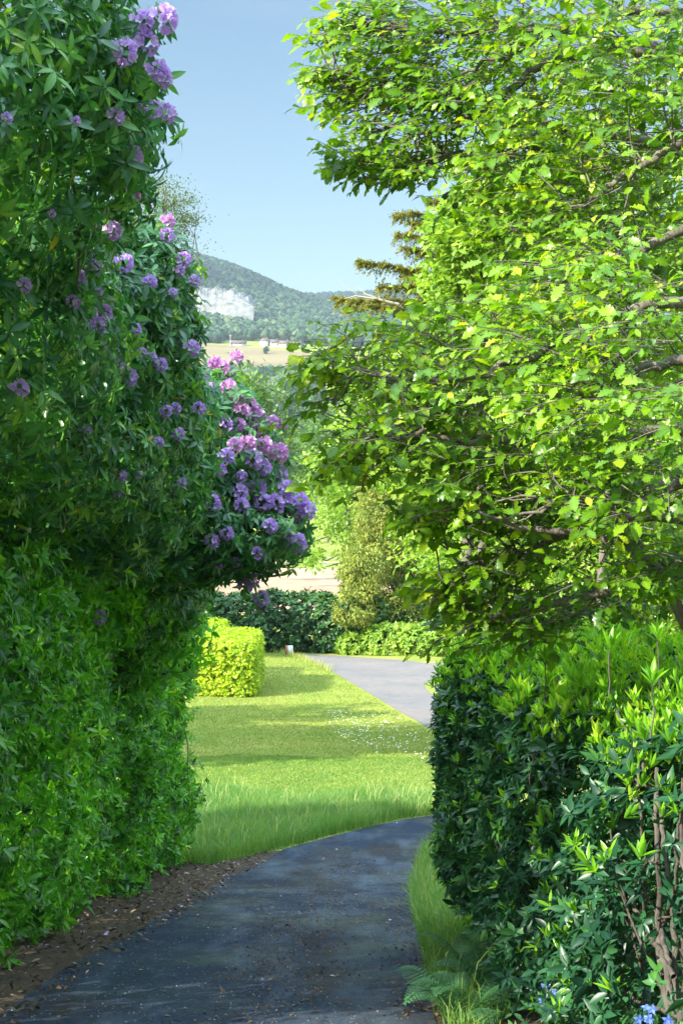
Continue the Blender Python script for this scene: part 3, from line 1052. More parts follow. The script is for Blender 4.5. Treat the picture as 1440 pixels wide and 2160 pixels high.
BACK = [
    ('lime_tree', 'tall bright green tree directly behind the oak, left edge against sky', 1010, 34, [(965, 480, .5), (950, 430, .35), (995, 570, .8), (1010, 480, 1.0), (1000, 640, 1.1), (1090, 560, 1.1), (1090, 420, .9), (950, 650, .5), (1060, 720, 1.2), (960, 740, .9), (1130, 680, 1.0), (1010, 380, .6)], 15000),
    ('lime_tree', 'bright green tree filling the gaps at upper right of the oak', 1300, 38, [(1220, 480, 1.3), (1330, 560, 1.5), (1420, 420, 1.4), (1300, 380, 1.0), (1200, 640, 1.4), (1400, 660, 1.5), (1300, 760, 1.5), (1180, 350, .7)], 15000),
    ('lime_tree', 'pale green tree low behind the shaded oak leaves', 1000, 52, [(900, 800, 1.7), (830, 880, 1.5), (960, 900, 1.8), (900, 980, 1.6), (1000, 1020, 2.0), (1080, 880, 1.9), (780, 800, 1.0), (840, 960, 1.1), (960, 1120, 1.6)], 15000),
    ('lime_tree', 'pale sunlit tree behind the lower right oak leaves', 1260, 46, [(1160, 900, 1.6), (1280, 850, 1.7), (1400, 920, 1.7), (1130, 1040, 1.6), (1260, 1020, 1.7), (1400, 1070, 1.7), (1080, 1160, 1.4), (1220, 1170, 1.6), (1350, 1200, 1.5), (1440, 1220, 1.2), (1000, 1180, 1.3), (1120, 1260, 1.3), (1280, 1290, 1.4), (1030, 1300, 1.1), (1400, 1320, 1.3)], 26000),
]
for nm, lab, bx, d, bs, n in BACK:
    tree(nm, lab, 'tree', at(bx, d), [pb(px, py, d + rng.uniform(-1, 1), r, r, r * .85) for px, py, r in bs], n, .17 * d / 40 + .03, 'bright', .12, clump=.24, inner=.45, group='bright trees behind the oak')

# bank of ivy and shrubs behind the lane
def bush(name, label, cat, blobs, per, layers, size, mat, tm=SMALL, lump=.15, lumpf=1.5, up=.6, L=5, elev=(0, 50), group=None, stems=6, rlo=0, rhi=1):
    B = np.array([b[:6] for b in blobs], float)
    c = B[:, :3].mean(0)
    t = thing(name, label, cat, (c[0], c[1], gz(c[0], c[1])), group)
    p, n, l = blob_surface(blobs, per, layers, lump, lumpf)
    ok = p[:, 2] > H(p[:, 0], p[:, 1]) + .02
    p, n, l = p[ok], n[ok], l[ok]
    mb = MB()
    cl = np.clip(noise(p, 1.1) * .3 + .5 + rng.normal(0, .18, len(p)), 0, 1)
    rosettes(mb, tm, p, n + np.array([0, 0, up]) + rng.normal(0, .35, p.shape), size * rng.uniform(.75, 1.25, len(p)), L, elev, rlo + cl * (rhi - rlo))
    obj('foliage', mb, M[mat], t)
    sb = MB()
    for k in range(stems):
        b = B[rng.integers(len(B))]
        e = b[:3] + unit(rng.normal(size=3) + np.array([0, 0, .6])) * b[3:6] * .8
        x, y = b[0] + rng.normal(0, .3) * b[3], b[1] + rng.normal(0, .3) * b[4]
        tube(sb, wob((x, y, gz(x, y) - .1), e, 8, .05), max(.012, b[5] * .02), .005, 5)
    obj('branch', sb, M['bark'], t)
    return t


def bb(x, y, ztop, rx, ry, e=4, sink=.3):
    g = gz(x, y) - sink
    return (x, y, (ztop + g) / 2, rx, ry, (ztop - g) / 2, e)


bush('clipped_hedge', 'dark green hedge along the far side of the lane', 'hedge',
     [bb(-8.5, 82.5, -6.9, 3.2, 1.4), bb(-5, 82, -7.0, 3.0, 1.4), bb(-2.2, 81.6, -7.05, 2.2, 1.4), bb(.6, 81, -7.1, 1.9, 1.4), bb(3.6, 81.2, -7.3, 2.2, 1.3)], 26, ((1, 1), (.85, .7)), .24, 'dark', lump=.25)
bush('ivy_bank', 'bright ivy covered bank below the yew at the lane edge', 'bush',
     [bb(1.0, 79.6, -8.6, 1.2, 1.0, 3), bb(2.6, 79.0, -8.2, 1.6, 1.1, 3), bb(4.4, 78.4, -8.0, 1.6, 1.2, 3), bb(6.4, 78.0, -7.8, 2.0, 1.4, 3), bb(9.5, 77.8, -7.6, 2.5, 1.5, 3)], 40, ((1, 1), (.85, .7)), .20, 'bright', lump=.25)
bush('golden_hedge', 'clipped yellow green hedge on the lawn, sunlit', 'hedge',
     [bb(-5.35, 64.4, -7.0, 2.2, 2.6, 16), bb(-7.2, 67.5, -6.9, 2.6, 2.6, 12)], 130, ((1, 1), (.92, .8)), .085, 'yellow', lump=.04, lumpf=3)


def marker(px, py, h, w_, label, rot):
    g = G(px, py)
    t = thing('marker_post', label, 'post', g, 'white marker posts beside the lane')
    c, s_ = math.cos(rot), math.sin(rot)

    def box(x0, x1, y0, y1, z0, z1, bev=.015):
        V = []
        for z, k in ((z0, 0), (z1 - bev, 0), (z1, bev)):
            V += [(x0 + k, y0 + k, z), (x1 - k, y0 + k, z), (x1 - k, y1 - k, z), (x0 + k, y1 - k, z)]
        V = np.array(V)
        W = np.stack([g[0] + c * V[:, 0] - s_ * V[:, 1], g[1] + s_ * V[:, 0] + c * V[:, 1], g[2] + V[:, 2]], -1)
        Q = [(0, 3, 2, 1), (8, 9, 10, 11)]
        for a in (0, 4):
            for k in range(4):
                Q.append((a + k, a + (k + 1) % 4, a + 4 + (k + 1) % 4, a + 4 + k))
        m = MB()
        m.add(W, Q)
        return m
    obj('board', box(-w_ / 2, w_ / 2, -.03, .03, -.1, h), M['white'], t, False)
    obj('post', box(-w_ / 2 - .09, -w_ / 2 - .003, -.05, .05, -.15, h + .02), M['rust'], t, False)


marker(612, 1383, .46, .26, 'white marker post at the crest of the lawn by the lane', .15)
marker(963, 1412, .42, .30, 'white marker post peeping over the right hedge', -.1)

# field rail fence beyond the ploughed field
a0, a1 = np.array([-9.0, 203]), np.array([12.0, 206])
t = thing('rail_fence', 'pale post and rail fence at the top of the ploughed field', 'fence', (a0[0], a0[1], gz(*a0)))
fp = [a0 + (a1 - a0) * k / 9 for k in range(10)]
for q in fp:
    mb = MB()
    tube(mb, [(q[0], q[1], gz(*q) - .2), (q[0], q[1], gz(*q) + 1.35)], .11, .10, 6)
    obj('post', mb, M['rail'], t)
for hh in (.6, 1.15):
    mb = MB()
    tube(mb, [(q[0], q[1] - .12, gz(*q) + hh) for q in fp], .075, .075, 5)
    obj('rail', mb, M['rail'], t)

# ------------------------------------------------------------------ conifer with golden sprays
def conifer():
    d = 39.0
    base = np.array(at(1000, d))
    t = thing('golden_cypress', 'golden brown conifer with layered branches reaching left over the hill', 'tree', base)
    tb = MB()
    top = P(985, 330, d)
    tube(tb, wob(base, top, 10, .01), .22, .03, 8)
    obj('trunk', tb, M['bark'], t)
    nb = MB()
    brs = [((985, 475), (834, 457), 15), ((985, 500), (870, 470), 16), ((985, 530), (838, 492), 15), ((985, 560), (850, 522), 14), ((990, 600), (758, 553), 15), ((990, 605), (850, 572), 18), ((990, 640), (708, 628), 13),
           ((990, 660), (728, 655), 11), ((990, 650), (800, 606), 14), ((985, 440), (905, 425), 14), ((990, 560), (905, 545), 20), ((985, 590), (885, 600), 20), ((990, 630), (900, 640), 20), ((990, 700), (800, 700), 14), ((990, 720), (840, 722), 14),
           ((1000, 600), (1120, 560), 20), ((1000, 500), (1100, 470), 20)]
    bm = MB()
    for (ax, ay), (bx, by), wd in brs:
        a, b = P(ax, ay, d), P(bx, by, d + rng.uniform(-1.2, .6))
        pts = wob(a, b, 12, .03, .08)
        tube(bm, pts, .035, .006, 5)
        Lb = np.linalg.norm(b - a)
        bd = unit((b - a)[None])[0]
        nt_ = int(Lb * 90)
        for _ in range(nt_):
            u = rng.uniform(.10, 1)
            o_ = np.array([np.interp(u, np.linspace(0, 1, 12), pts[:, k]) for k in range(3)])
            tl = wd / F * d * rng.uniform(.6, 2.3) * (1.15 - .5 * u)
            td = unit((bd * rng.uniform(.3, .9) + np.array([0, rng.choice([-1, 1]) * rng.uniform(.2, .9), rng.uniform(-.8, 1.0)]))[None])[0]
            kk = max(6, int(tl * 130))
            ss = rng.uniform(0, 1, kk)
            q = o_ + td * (ss * tl)[:, None] + np.array([0, 0, -.55]) * (ss**2 * tl)[:, None] + rng.normal(0, .018, (kk, 3))
            dirn = unit(td * .6 + np.array([-.1, 0, -.75]) + rng.normal(0, .4, (kk, 3)))
            scat(nb, NEEDLE, frames(dirn, perp(dirn)), .062 * rng.uniform(.6, 1.4, kk), q, np.clip(rng.uniform(.1, .7) + rng.normal(0, .2, kk), 0, 1))
    obj('foliage', nb, M['cypress'], t)
    obj('branch', bm, M['bark'], t)
    dm = MB()
    tube(dm, [P(840, 642, d - .6), P(800, 632, d - .7), P(770, 620, d - .7), P(755, 604, d - .7)], .035, .008, 6)
    tube(dm, [P(790, 630, d - .7), P(750, 624, d - .7), P(725, 630, d - .7)], .02, .006, 5)
    tube(dm, [P(752, 620, d - .7), P(728, 606, d - .7), P(713, 588, d - .7)], .01, .003, 5)
    obj('dead_branch', dm, M['deadwood'], t)


conifer()

tree('birch_tree', 'thin leaved birch top showing behind the rhododendron', 'tree', at(330, 26),
     [pb(350, 410, 26, .38, .5, .28), pb(385, 450, 26, .28, .4, .26), pb(320, 450, 26, .5, .5, .4), pb(340, 520, 26, .6, .6, .5), pb(395, 480, 26, .15, .3, .2)], 6500, .036, 'birch', .04, clump=.30, inner=.1, limbs=9)

# ------------------------------------------------------------------ rhododendrons on the left
RA = [(-2.35, 8.6, 1.75, 1.42, 2.0, 1.15), (-3.0, 7.4, 1.5, 1.4, 1.65, 1.35, 3), (-2.8, 9.5, .75, 1.5, 2.4, .95), (-1.55, 8.3, 1.75, .62, 1.0, .55),
      (-2.75, 12.2, .80, 1.55, 2.2, 1.05), (-1.75, 12.4, .85, .78, 1.2, .78), (-1.75, 13.3, .35, .72, 1.3, .7), (-2.6, 12.6, .15, 1.4, 2.3, .8), (-2.7, 15, -.2, 1.45, 2.4, .95), (-1.95, 14.6, .05, .85, 1.5, .95), (-4.6, 11, .9, 1.6, 4.5, 1.7)]
RB = [(-2.2, 17.6, -.45, 1.25, 1.9, 1.05), (-1.5, 17.2, -.70, .95, 1.4, .60), (-1.35, 17.3, .25, .5, 1.0, .5), (-.98, 17.0, -.80, .62, 1.0, .40), (-1.3, 17.2, -.15, .72, 1.1, .5), (-2.6, 19, -1.2, 1.2, 2.0, 1.0)]
LH = [(-3.4, 12.2, -1.6, 1.08, 1.8, 2.2, 3.4), (-3.4, 14.8, -2.15, 1.12, 1.7, 2.5, 3.4), (-3.45, 17.0, -2.65, 1.0, 1.5, 2.55, 3.2), (-3.28, 19.8, -2.95, .92, 1.6, 2.6, 3.2), (-3.22, 22.2, -3.3, .92, 1.6, 2.5, 3), (-3.1, 24.0, -3.9, .80, 1.3, 2.3, 3), (-4.3, 9.6, -1.3, 1.5, 1.8, 1.5, 2.4),
      (-3.05, 14.2, -.7, .95, 1.3, .8, 2.4), (-3.0, 16.6, -1.15, 1.0, 1.1, 1.0, 2.4), (-2.85, 19.6, -1.55, .98, 1.4, 1.0, 2.4), (-2.75, 22.2, -2.1, .88, 1.5, 1.05, 2.4)]


def truss_mesh(name, mat, seed):
    global rng
    keep, rng = rng, np.random.default_rng(seed)
    mb = MB()
    pet = (np.array([(0, 0, 0), (.45, .20, .08), (.80, .29, .16), (1, 0, .02), (.80, -.29, .16), (.45, -.20, .08)]),
           np.array([(0, 2, 1), (0, 3, 2), (0, 4, 3), (0, 5, 4)]), np.array([0, 1, 1, .6, 1, 1.]))
    NF = 12
    for f in range(NF):
        k = f + .5
        ph = f * 2.39996
        ct = 1 - k / NF * 1.15
        ct = max(-.25, ct)
        sn = math.sqrt(max(0, 1 - ct * ct))
        a = np.array([sn * math.cos(ph), sn * math.sin(ph), ct]) + rng.normal(0, .12, 3)
        a = unit(a)
        c = a * .45
        u = perp(a[None])[0]
        v = np.cross(a, u)
        base = rng.uniform(.1, .8)
        n5 = 5
        ang = np.arange(n5) * 2 * pi / 5 + rng.normal(0, .12, 5)
        rad = np.outer(np.cos(ang), u) + np.outer(np.sin(ang), v)
        dd = rad * .72 + a * rng.uniform(.45, .85)
        R = frames(dd, a - rad * .6)
        scat(mb, pet, R, np.full(5, .62 if f % 5 != seed % 5 else .38) * rng.uniform(.85, 1.1, 5), np.repeat((c)[None], 5, 0), np.clip(base + rng.normal(0, .12, 5), 0, 1))
        # stamens
        for q in range(3):
            e = c + (a + rng.normal(0, .18, 3)) * .48
            tube(mb, [c, (c + e) / 2, e], .012, .009, 3, .95)
    me = mb.mesh(name, mat)
    rng = keep
    return me


TR = [truss_mesh('flower_cluster', M['petal'], 21 + i) for i in range(4)]
TRP = [truss_mesh('flower_cluster', M['petal_pink'], 41 + i) for i in range(3)]

FA = [(258, 108, 74), (310, 92, 64), (345, 40, 76), (330, 150, 62), (345, 165, 50), (300, 45, 60), (318, 235, 62), (352, 240, 50), (245, 245, 48), (278, 330, 56), (285, 415, 30), (275, 400, 22), (352, 468, 40), (352, 498, 40), (238, 487, 48), (260, 555, 52), (388, 548, 40), (378, 572, 30), (165, 585, 40), (198, 565, 42), (52, 602, 40), (315, 595, 40), (155, 637, 36), (208, 618, 28), (218, 660, 48), (205, 688, 44), (410, 592, 30), (285, 695, 32), (365, 618, 24), (240, 745, 48), (250, 770, 46), (272, 795, 46), (300, 742, 24), (338, 770, 36), (322, 755, 26), (405, 735, 44), (40, 820, 52), (178, 908, 38), (370, 862, 32), (348, 868, 34), (420, 862, 34), (335, 933, 28), (375, 915, 34), (254, 1003, 34), (290, 1000, 26), (383, 1018, 26), (250, 1045, 26), (110, 450, 22), (160, 255, 26), (15, 250, 30), (320, 420, 26)]
FB = [(498, 752, 30), (470, 775, 32), (452, 768, 30), (440, 822, 34), (482, 820, 40), (500, 845, 34), (455, 760, 20), (508, 868, 40), (530, 862, 42), (545, 880, 34), (475, 895, 34), (505, 900, 38), (538, 905, 34), (575, 890, 28), (598, 895, 22), (522, 935, 38), (495, 940, 34), (560, 940, 40), (585, 955, 46), (535, 970, 44), (478, 962, 36), (460, 990, 36), (510, 1005, 24), (505, 1038, 40), (540, 1030, 44), (575, 1030, 42), (605, 1030, 34), (555, 1060, 38), (580, 1065, 42), (600, 1050, 34), (630, 1060, 42), (648, 1078, 40), (628, 1085, 40), (445, 1063, 42), (510, 1068, 34), (570, 1110, 34), (478, 1125, 30), (448, 1142, 32), (540, 1168, 32), (460, 1185, 32), (465, 1205, 28), (498, 1185, 24), (625, 1145, 44), (610, 1130, 34), (515, 1238, 34), (550, 1262, 36), (535, 1225, 26), (556, 985, 36), (430, 790, 26), (590, 1000, 34)]
FLH = [(208, 1302, 34)]


def clear_of(p, flowers, k=.42):
    """no leaves in front of the flower heads"""
    px, py, dep = proj(p)
    ok = np.ones(len(p), bool)
    for fx, fy, s, d in flowers:
        ok &= ~((np.hypot(px - fx, py - fy) < s * k) & (dep < d + .05))
    return ok


def bush_left(name, label, blobs, per, layers, size, mat, flowers, pinkish, tm, L, elev, cat, lump, maxh, rlo=0., rhi=.95, twigs=70, yl=.01, up=.25):
    B = np.array([b[:6] for b in blobs], float)
    c = B[:, :3].mean(0)
    t = thing(name, label, cat, (c[0], c[1], gz(c[0], c[1])))
    fl = []
    for fx, fy, s in flowers:
        d = blob_hit(blobs, fx, fy)
        if d is None:      # at the silhouette: use the closest blob centre's depth
            q = [np.hypot(*(np.array(proj(np.array(b[:3]))[:2]) - (fx, fy))) for b in blobs]
            d = blobs[int(np.argmin(q))][1] - .3
        fl.append((fx, fy, s, d - .06))
    p, n, l = blob_surface(blobs, per, layers, lump)
    g = H(p[:, 0], p[:, 1])
    ok = p[:, 2] > g + .03
    vis = infrust(p, 1.3)
    away = (n * unit(p)).sum(-1) > .35
    ok &= vis & ~away | (rng.uniform(0, 1, len(p)) < np.where(vis, .55, .38))
    ok &= clear_of(p, fl, .30)
    p, n, l = p[ok], n[ok], l[ok]
    cl = np.clip(noise(p, 1.3) * .25 + .45 + rng.normal(0, .26, len(p)), 0, 1)
    r = rlo + cl * (rhi - rlo)
    r = np.minimum(r, .95)
    # one rosette size per distance keeps leaf size natural
    mb = MB()
    ax = n * .9 + np.array([0, 0, up]) + rng.normal(0, .38, p.shape)
    rosettes(mb, tm, p, ax, size * rng.uniform(.75, 1.25, len(p)), L, elev, r, yl=yl)
    if fl:
        fp = np.array([P(fx, fy, d + .03) for fx, fy, s_, d in fl])
        fa = unit(-unit(fp) * .8 + np.array([.35, 0, .45]))
        rosettes(mb, tm, fp - fa * .03, fa, size * 1.25 * np.array([min(1, .55 + s_ / 100) for fx, fy, s_, d in fl]), 9, (-20, 12), rng.uniform(.2, .7, len(fp)))
    obj('foliage', mb, M[mat], t)
    sb = MB()
    for k in range(twigs):
        i = rng.integers(len(p))
        e = p[i] - n[i] * .03
        b = B[np.argmin(((B[:, :3] - e)**2).sum(-1))]
        s = b[:3] + rng.normal(0, .25, 3) * b[3:6]
        tube(sb, wob(s, e, 8, .08), .012, .003, 4)
    for b in (B if B[0, 1] < 16 else B[:0]):
        x, y = min(b[0] - .9 * b[3], -4.0), b[1] + .6
        tb = MB()
        tube(tb, wob((x, y, gz(x, y) - .1), b[:3] - np.array([.3 * b[3], 0, 0]), 10, .03), .05, .02, 6)
        obj('stem', tb, M['stem'], t)
    obj('branch', sb, M['stem'], t)
    for i, (fx, fy, s, d) in enumerate(fl):
        me = (TRP if (pinkish(fx, fy)) else TR)[i % 3]
        o = bpy.data.objects.new('flower_cluster', me)
        COL.objects.link(o)
        o.parent = t
        o.matrix_parent_inverse = t.matrix_basis.inverted()
        pos = P(fx, fy, d)
        o.location = tuple(pos)
        sc = s / F * d * (.47 if blobs is RA else .57)
        o.scale = (sc, sc, sc * rng.uniform(.85, 1.05))
        dirv = Vector(tuple(unit(-pos / np.linalg.norm(pos) * .8 + np.array([.35, 0, .45]) + rng.normal(0, .25, 3))))
        e = dirv.to_track_quat('Z', 'Y').to_euler()
        o.rotation_euler = e
    return t


bush_left('rhododendron', 'tall dark leaved rhododendron with scattered mauve flowers, nearest on the left', RA, 92, ((1, 1), (.88, .7), (.72, .45)), .098, 'rhodo', FA,
          lambda x, y: (x, y) in ((352, 468), (285, 415), (275, 400)), RHODO, 9, (-25, 30), 'shrub', .13, 3, twigs=160, yl=.006)
bush_left('rhododendron', 'rhododendron thick with pink mauve flowers, overhanging the drive', RB, 78, ((1, 1), (.85, .75), (.68, .5)), .112, 'rhodo', FB,
          lambda x, y: x + (900 - y) * .3 > 478 and y < 960, RHODO, 9, (-25, 30), 'shrub', .1, 3, twigs=90, yl=.003)
bush_left('clipped_hedge', 'tall clipped bright green hedge along the left edge of the drive', LH, 105, ((1, 1), (.88, .65), (.74, .4)), .105, 'hedge', FLH,
          lambda x, y: False, RHODO, 9, (0, 55), 'hedge', .3, 3, twigs=60, yl=0, up=.35)

# ------------------------------------------------------------------ right hedge
RH = [(1.98, 6.0, -1.95, .75, 1.5, .98, 4), (1.83, 8.0, -2.12, .78, 1.6, 1.0, 4), (1.68, 10.0, -2.24, .78, 1.6, 1.02, 4), (1.52, 12.0, -2.36, .77, 1.5, 1.06, 3.2), (1.46, 12.7, -2.5, .76, 1.2, .98, 3)]


def right_hedge():
    t = thing('clipped_hedge', 'glossy dark hedge with bright new shoots on top, right of the drive', 'hedge', (2.1, 9, gz(2.1, 9)))
    p, n, l = blob_surface(RH, 125, ((1, 1), (.9, .8), (.76, .7), (.58, .5)), .07, 3.0)
    g = H(p[:, 0], p[:, 1])
    h = p[:, 2] - g
    lo = .25 + .35 * np.clip((p[:, 1] - 9) / 4, 0, 1)
    ok = h > lo + rng.normal(0, .12, len(p))
    px, py, dep = proj(p)
    # open, leafless window where the bare stems show
    gap = (px > 1290) & (px < 1560) & (py > 1560) & (py < 2230) & (dep < 8)
    gap &= (l > .85) & (p[:, 0] < 1.9)
    ok &= ~gap | (rng.uniform(0, 1, len(p)) < .22)
    gap2 = (px > 1150) & (py > 1600) & (dep < 9) & (l > .85)
    ok &= ~gap2 | (rng.uniform(0, 1, len(p)) < .75)
    vis = infrust(p, 1.35)
    away = (n * unit(p)).sum(-1) > .4
    ok &= (vis & ~away) | (rng.uniform(0, 1, len(p)) < .4)
    p, n, l, h = p[ok], n[ok], l[ok], h[ok]
    top = n[:, 2] > .45
    mb = MB()
    cl = np.clip(noise(p, 1.6) * .25 + .45 + rng.normal(0, .2, len(p)), 0, 1)
    rosettes(mb, LAUREL, p[~top], n[~top] * .7 + np.array([0, 0, .6]) + rng.normal(0, .45, p[~top].shape), .077 * rng.uniform(.6, 1.35, (~top).sum()), 7, (-15, 40), cl[~top])
    rosettes(mb, LAUREL, p[top] - np.array([0, 0, .04]), n[top] + rng.normal(0, .3, p[top].shape), .095 * rng.uniform(.7, 1.2, top.sum()), 6, (0, 40), cl[top])
    obj('foliage', mb, M['laurel'], t)
    # new shoots: dense and upright on the top, dotted over the face
    sm = MB()
    st = MB()
    q = p[top & (l > .85)]
    q = np.concatenate([q, q + rng.normal(0, .06, q.shape) * np.array([1, 1, .3]), q + rng.normal(0, .06, q.shape) * np.array([1, 1, .3])])
    hgt = rng.normal(-.01, .045, len(q))
    rosettes(sm, SHOOT, q + np.stack([0 * hgt, 0 * hgt, hgt], -1), np.array([-.05, 0, 1.0]) + rng.normal(0, .28, q.shape), .068 * rng.uniform(.55, 1.35, len(q)), 8, (36, 70), rng.uniform(0, 1, len(q)))
    f = p[(~top) & (l > .95)]
    f = f[rng.uniform(0, 1, len(f)) < .16 + .3 * (f[:, 2] > -1.45)]
    rosettes(sm, SHOOT, f + rng.normal(0, .02, f.shape), np.array([-.35, -.2, 1.0]) + rng.normal(0, .3, f.shape), .072 * rng.uniform(.6, 1.35, len(f)), 7, (20, 62), rng.uniform(0, .6, len(f)))
    # a few tall shoots against the oak
    for px_, py_, d_ in [(1285, 1365, 7.0), (1385, 1345, 6.6), (1150, 1395, 8.2), (1375, 1440, 6.1)]:
        e = P(px_, py_, d_)
        s = np.array([e[0] + rng.normal(0, .02), e[1], e[2] - .2])
        tube(st, wob(s, e, 5, .03), .0035, .0025, 5)
        rosettes(sm, SHOOT, e[None], np.array([[0, 0, 1.0]]), np.array([.085]), 9, (30, 62), np.array([.4]))
        rosettes(mb, LAUREL, e[None], np.array([[0, 0, 1.0]]), np.array([.095]), 6, (0, 25), np.array([.6]))
    obj('shoot', sm, M['shoot'], t)
    # stems
    def path(pts, d, r0, r1):
        q = np.array([P(x, y, 4392 / (x - 720) + .30 + (dd - 6)) for (x, y), dd in zip(pts, d)])
        tt = np.linspace(0, 1, len(q))
        ti = np.linspace(0, 1, 5 * len(q))
        q = np.stack([np.interp(ti, tt, q[:, k]) for k in range(3)], -1)
        for _ in range(3):
            q[1:-1] = (q[:-2] + 2 * q[1:-1] + q[2:]) / 4
        q[1:-1] += rng.normal(0, .004, q[1:-1].shape)
        tube(st, q, r0, r1, 8, rng.uniform())
    D = 6.0
    for pts, r0, r1 in [
        ([(1425, 2190), (1400, 2080), (1385, 1980), (1392, 1860), (1380, 1740), (1385, 1620)], .030, .016),
        ([(1435, 2160), (1420, 2040), (1418, 1900), (1400, 1800), (1392, 1700), (1350, 1600), (1300, 1500)], .026, .010),
        ([(1415, 2120), (1405, 2020), (1370, 1980), (1345, 1930), (1325, 1880), (1310, 1860)], .026, .010),
        ([(1445, 2130), (1440, 2000), (1450, 1880), (1435, 1760), (1440, 1640)], .026, .014),
        ([(1420, 2060), (1400, 2000), (1395, 1950), (1430, 1860), (1425, 1760), (1440, 1700)], .020, .010),
        ([(1440, 2150), (1390, 2130), (1340, 2110), (1300, 2080)], .018, .008),
        ([(1400, 2060), (1360, 2020), (1330, 2000), (1290, 1970)], .014, .006),
        ([(1385, 1820), (1330, 1825), (1290, 1805), (1240, 1760), (1215, 1720)], .008, .004),
        ([(1180, 1830), (1130, 1790), (1095, 1770), (1080, 1700), (1075, 1640), (1040, 1580)], .008, .004),
        ([(1360, 1990), (1390, 1940), (1440, 1920)], .010, .006),
        ([(1300, 1620), (1350, 1650), (1400, 1690), (1440, 1690)], .012, .006),
        ([(1340, 1700), (1320, 1560), (1290, 1470)], .010, .005),
        ([(1375, 2200), (1355, 2080), (1350, 1950), (1362, 1820), (1345, 1680), (1352, 1560)], .018, .010),
    ]:
        path(pts, [D + rng.uniform(-.05, .25) for _ in pts], r0 * .6, r1 * .6)
    for k in range(150):
        x, y = rng.uniform(1.5, 3.0), rng.uniform(5.3, 13.2)
        i = rng.integers(len(p))
        e = p[i]
        s = np.array([e[0] + rng.uniform(.25, .5), e[1] + rng.normal(0, .2), gz(e[0], e[1]) + rng.uniform(0, .5)])
        tube(st, wob(s, e, 8, .035), .010, .004, 5)
    obj('stem', st, M['stem'], t)


right_hedge()

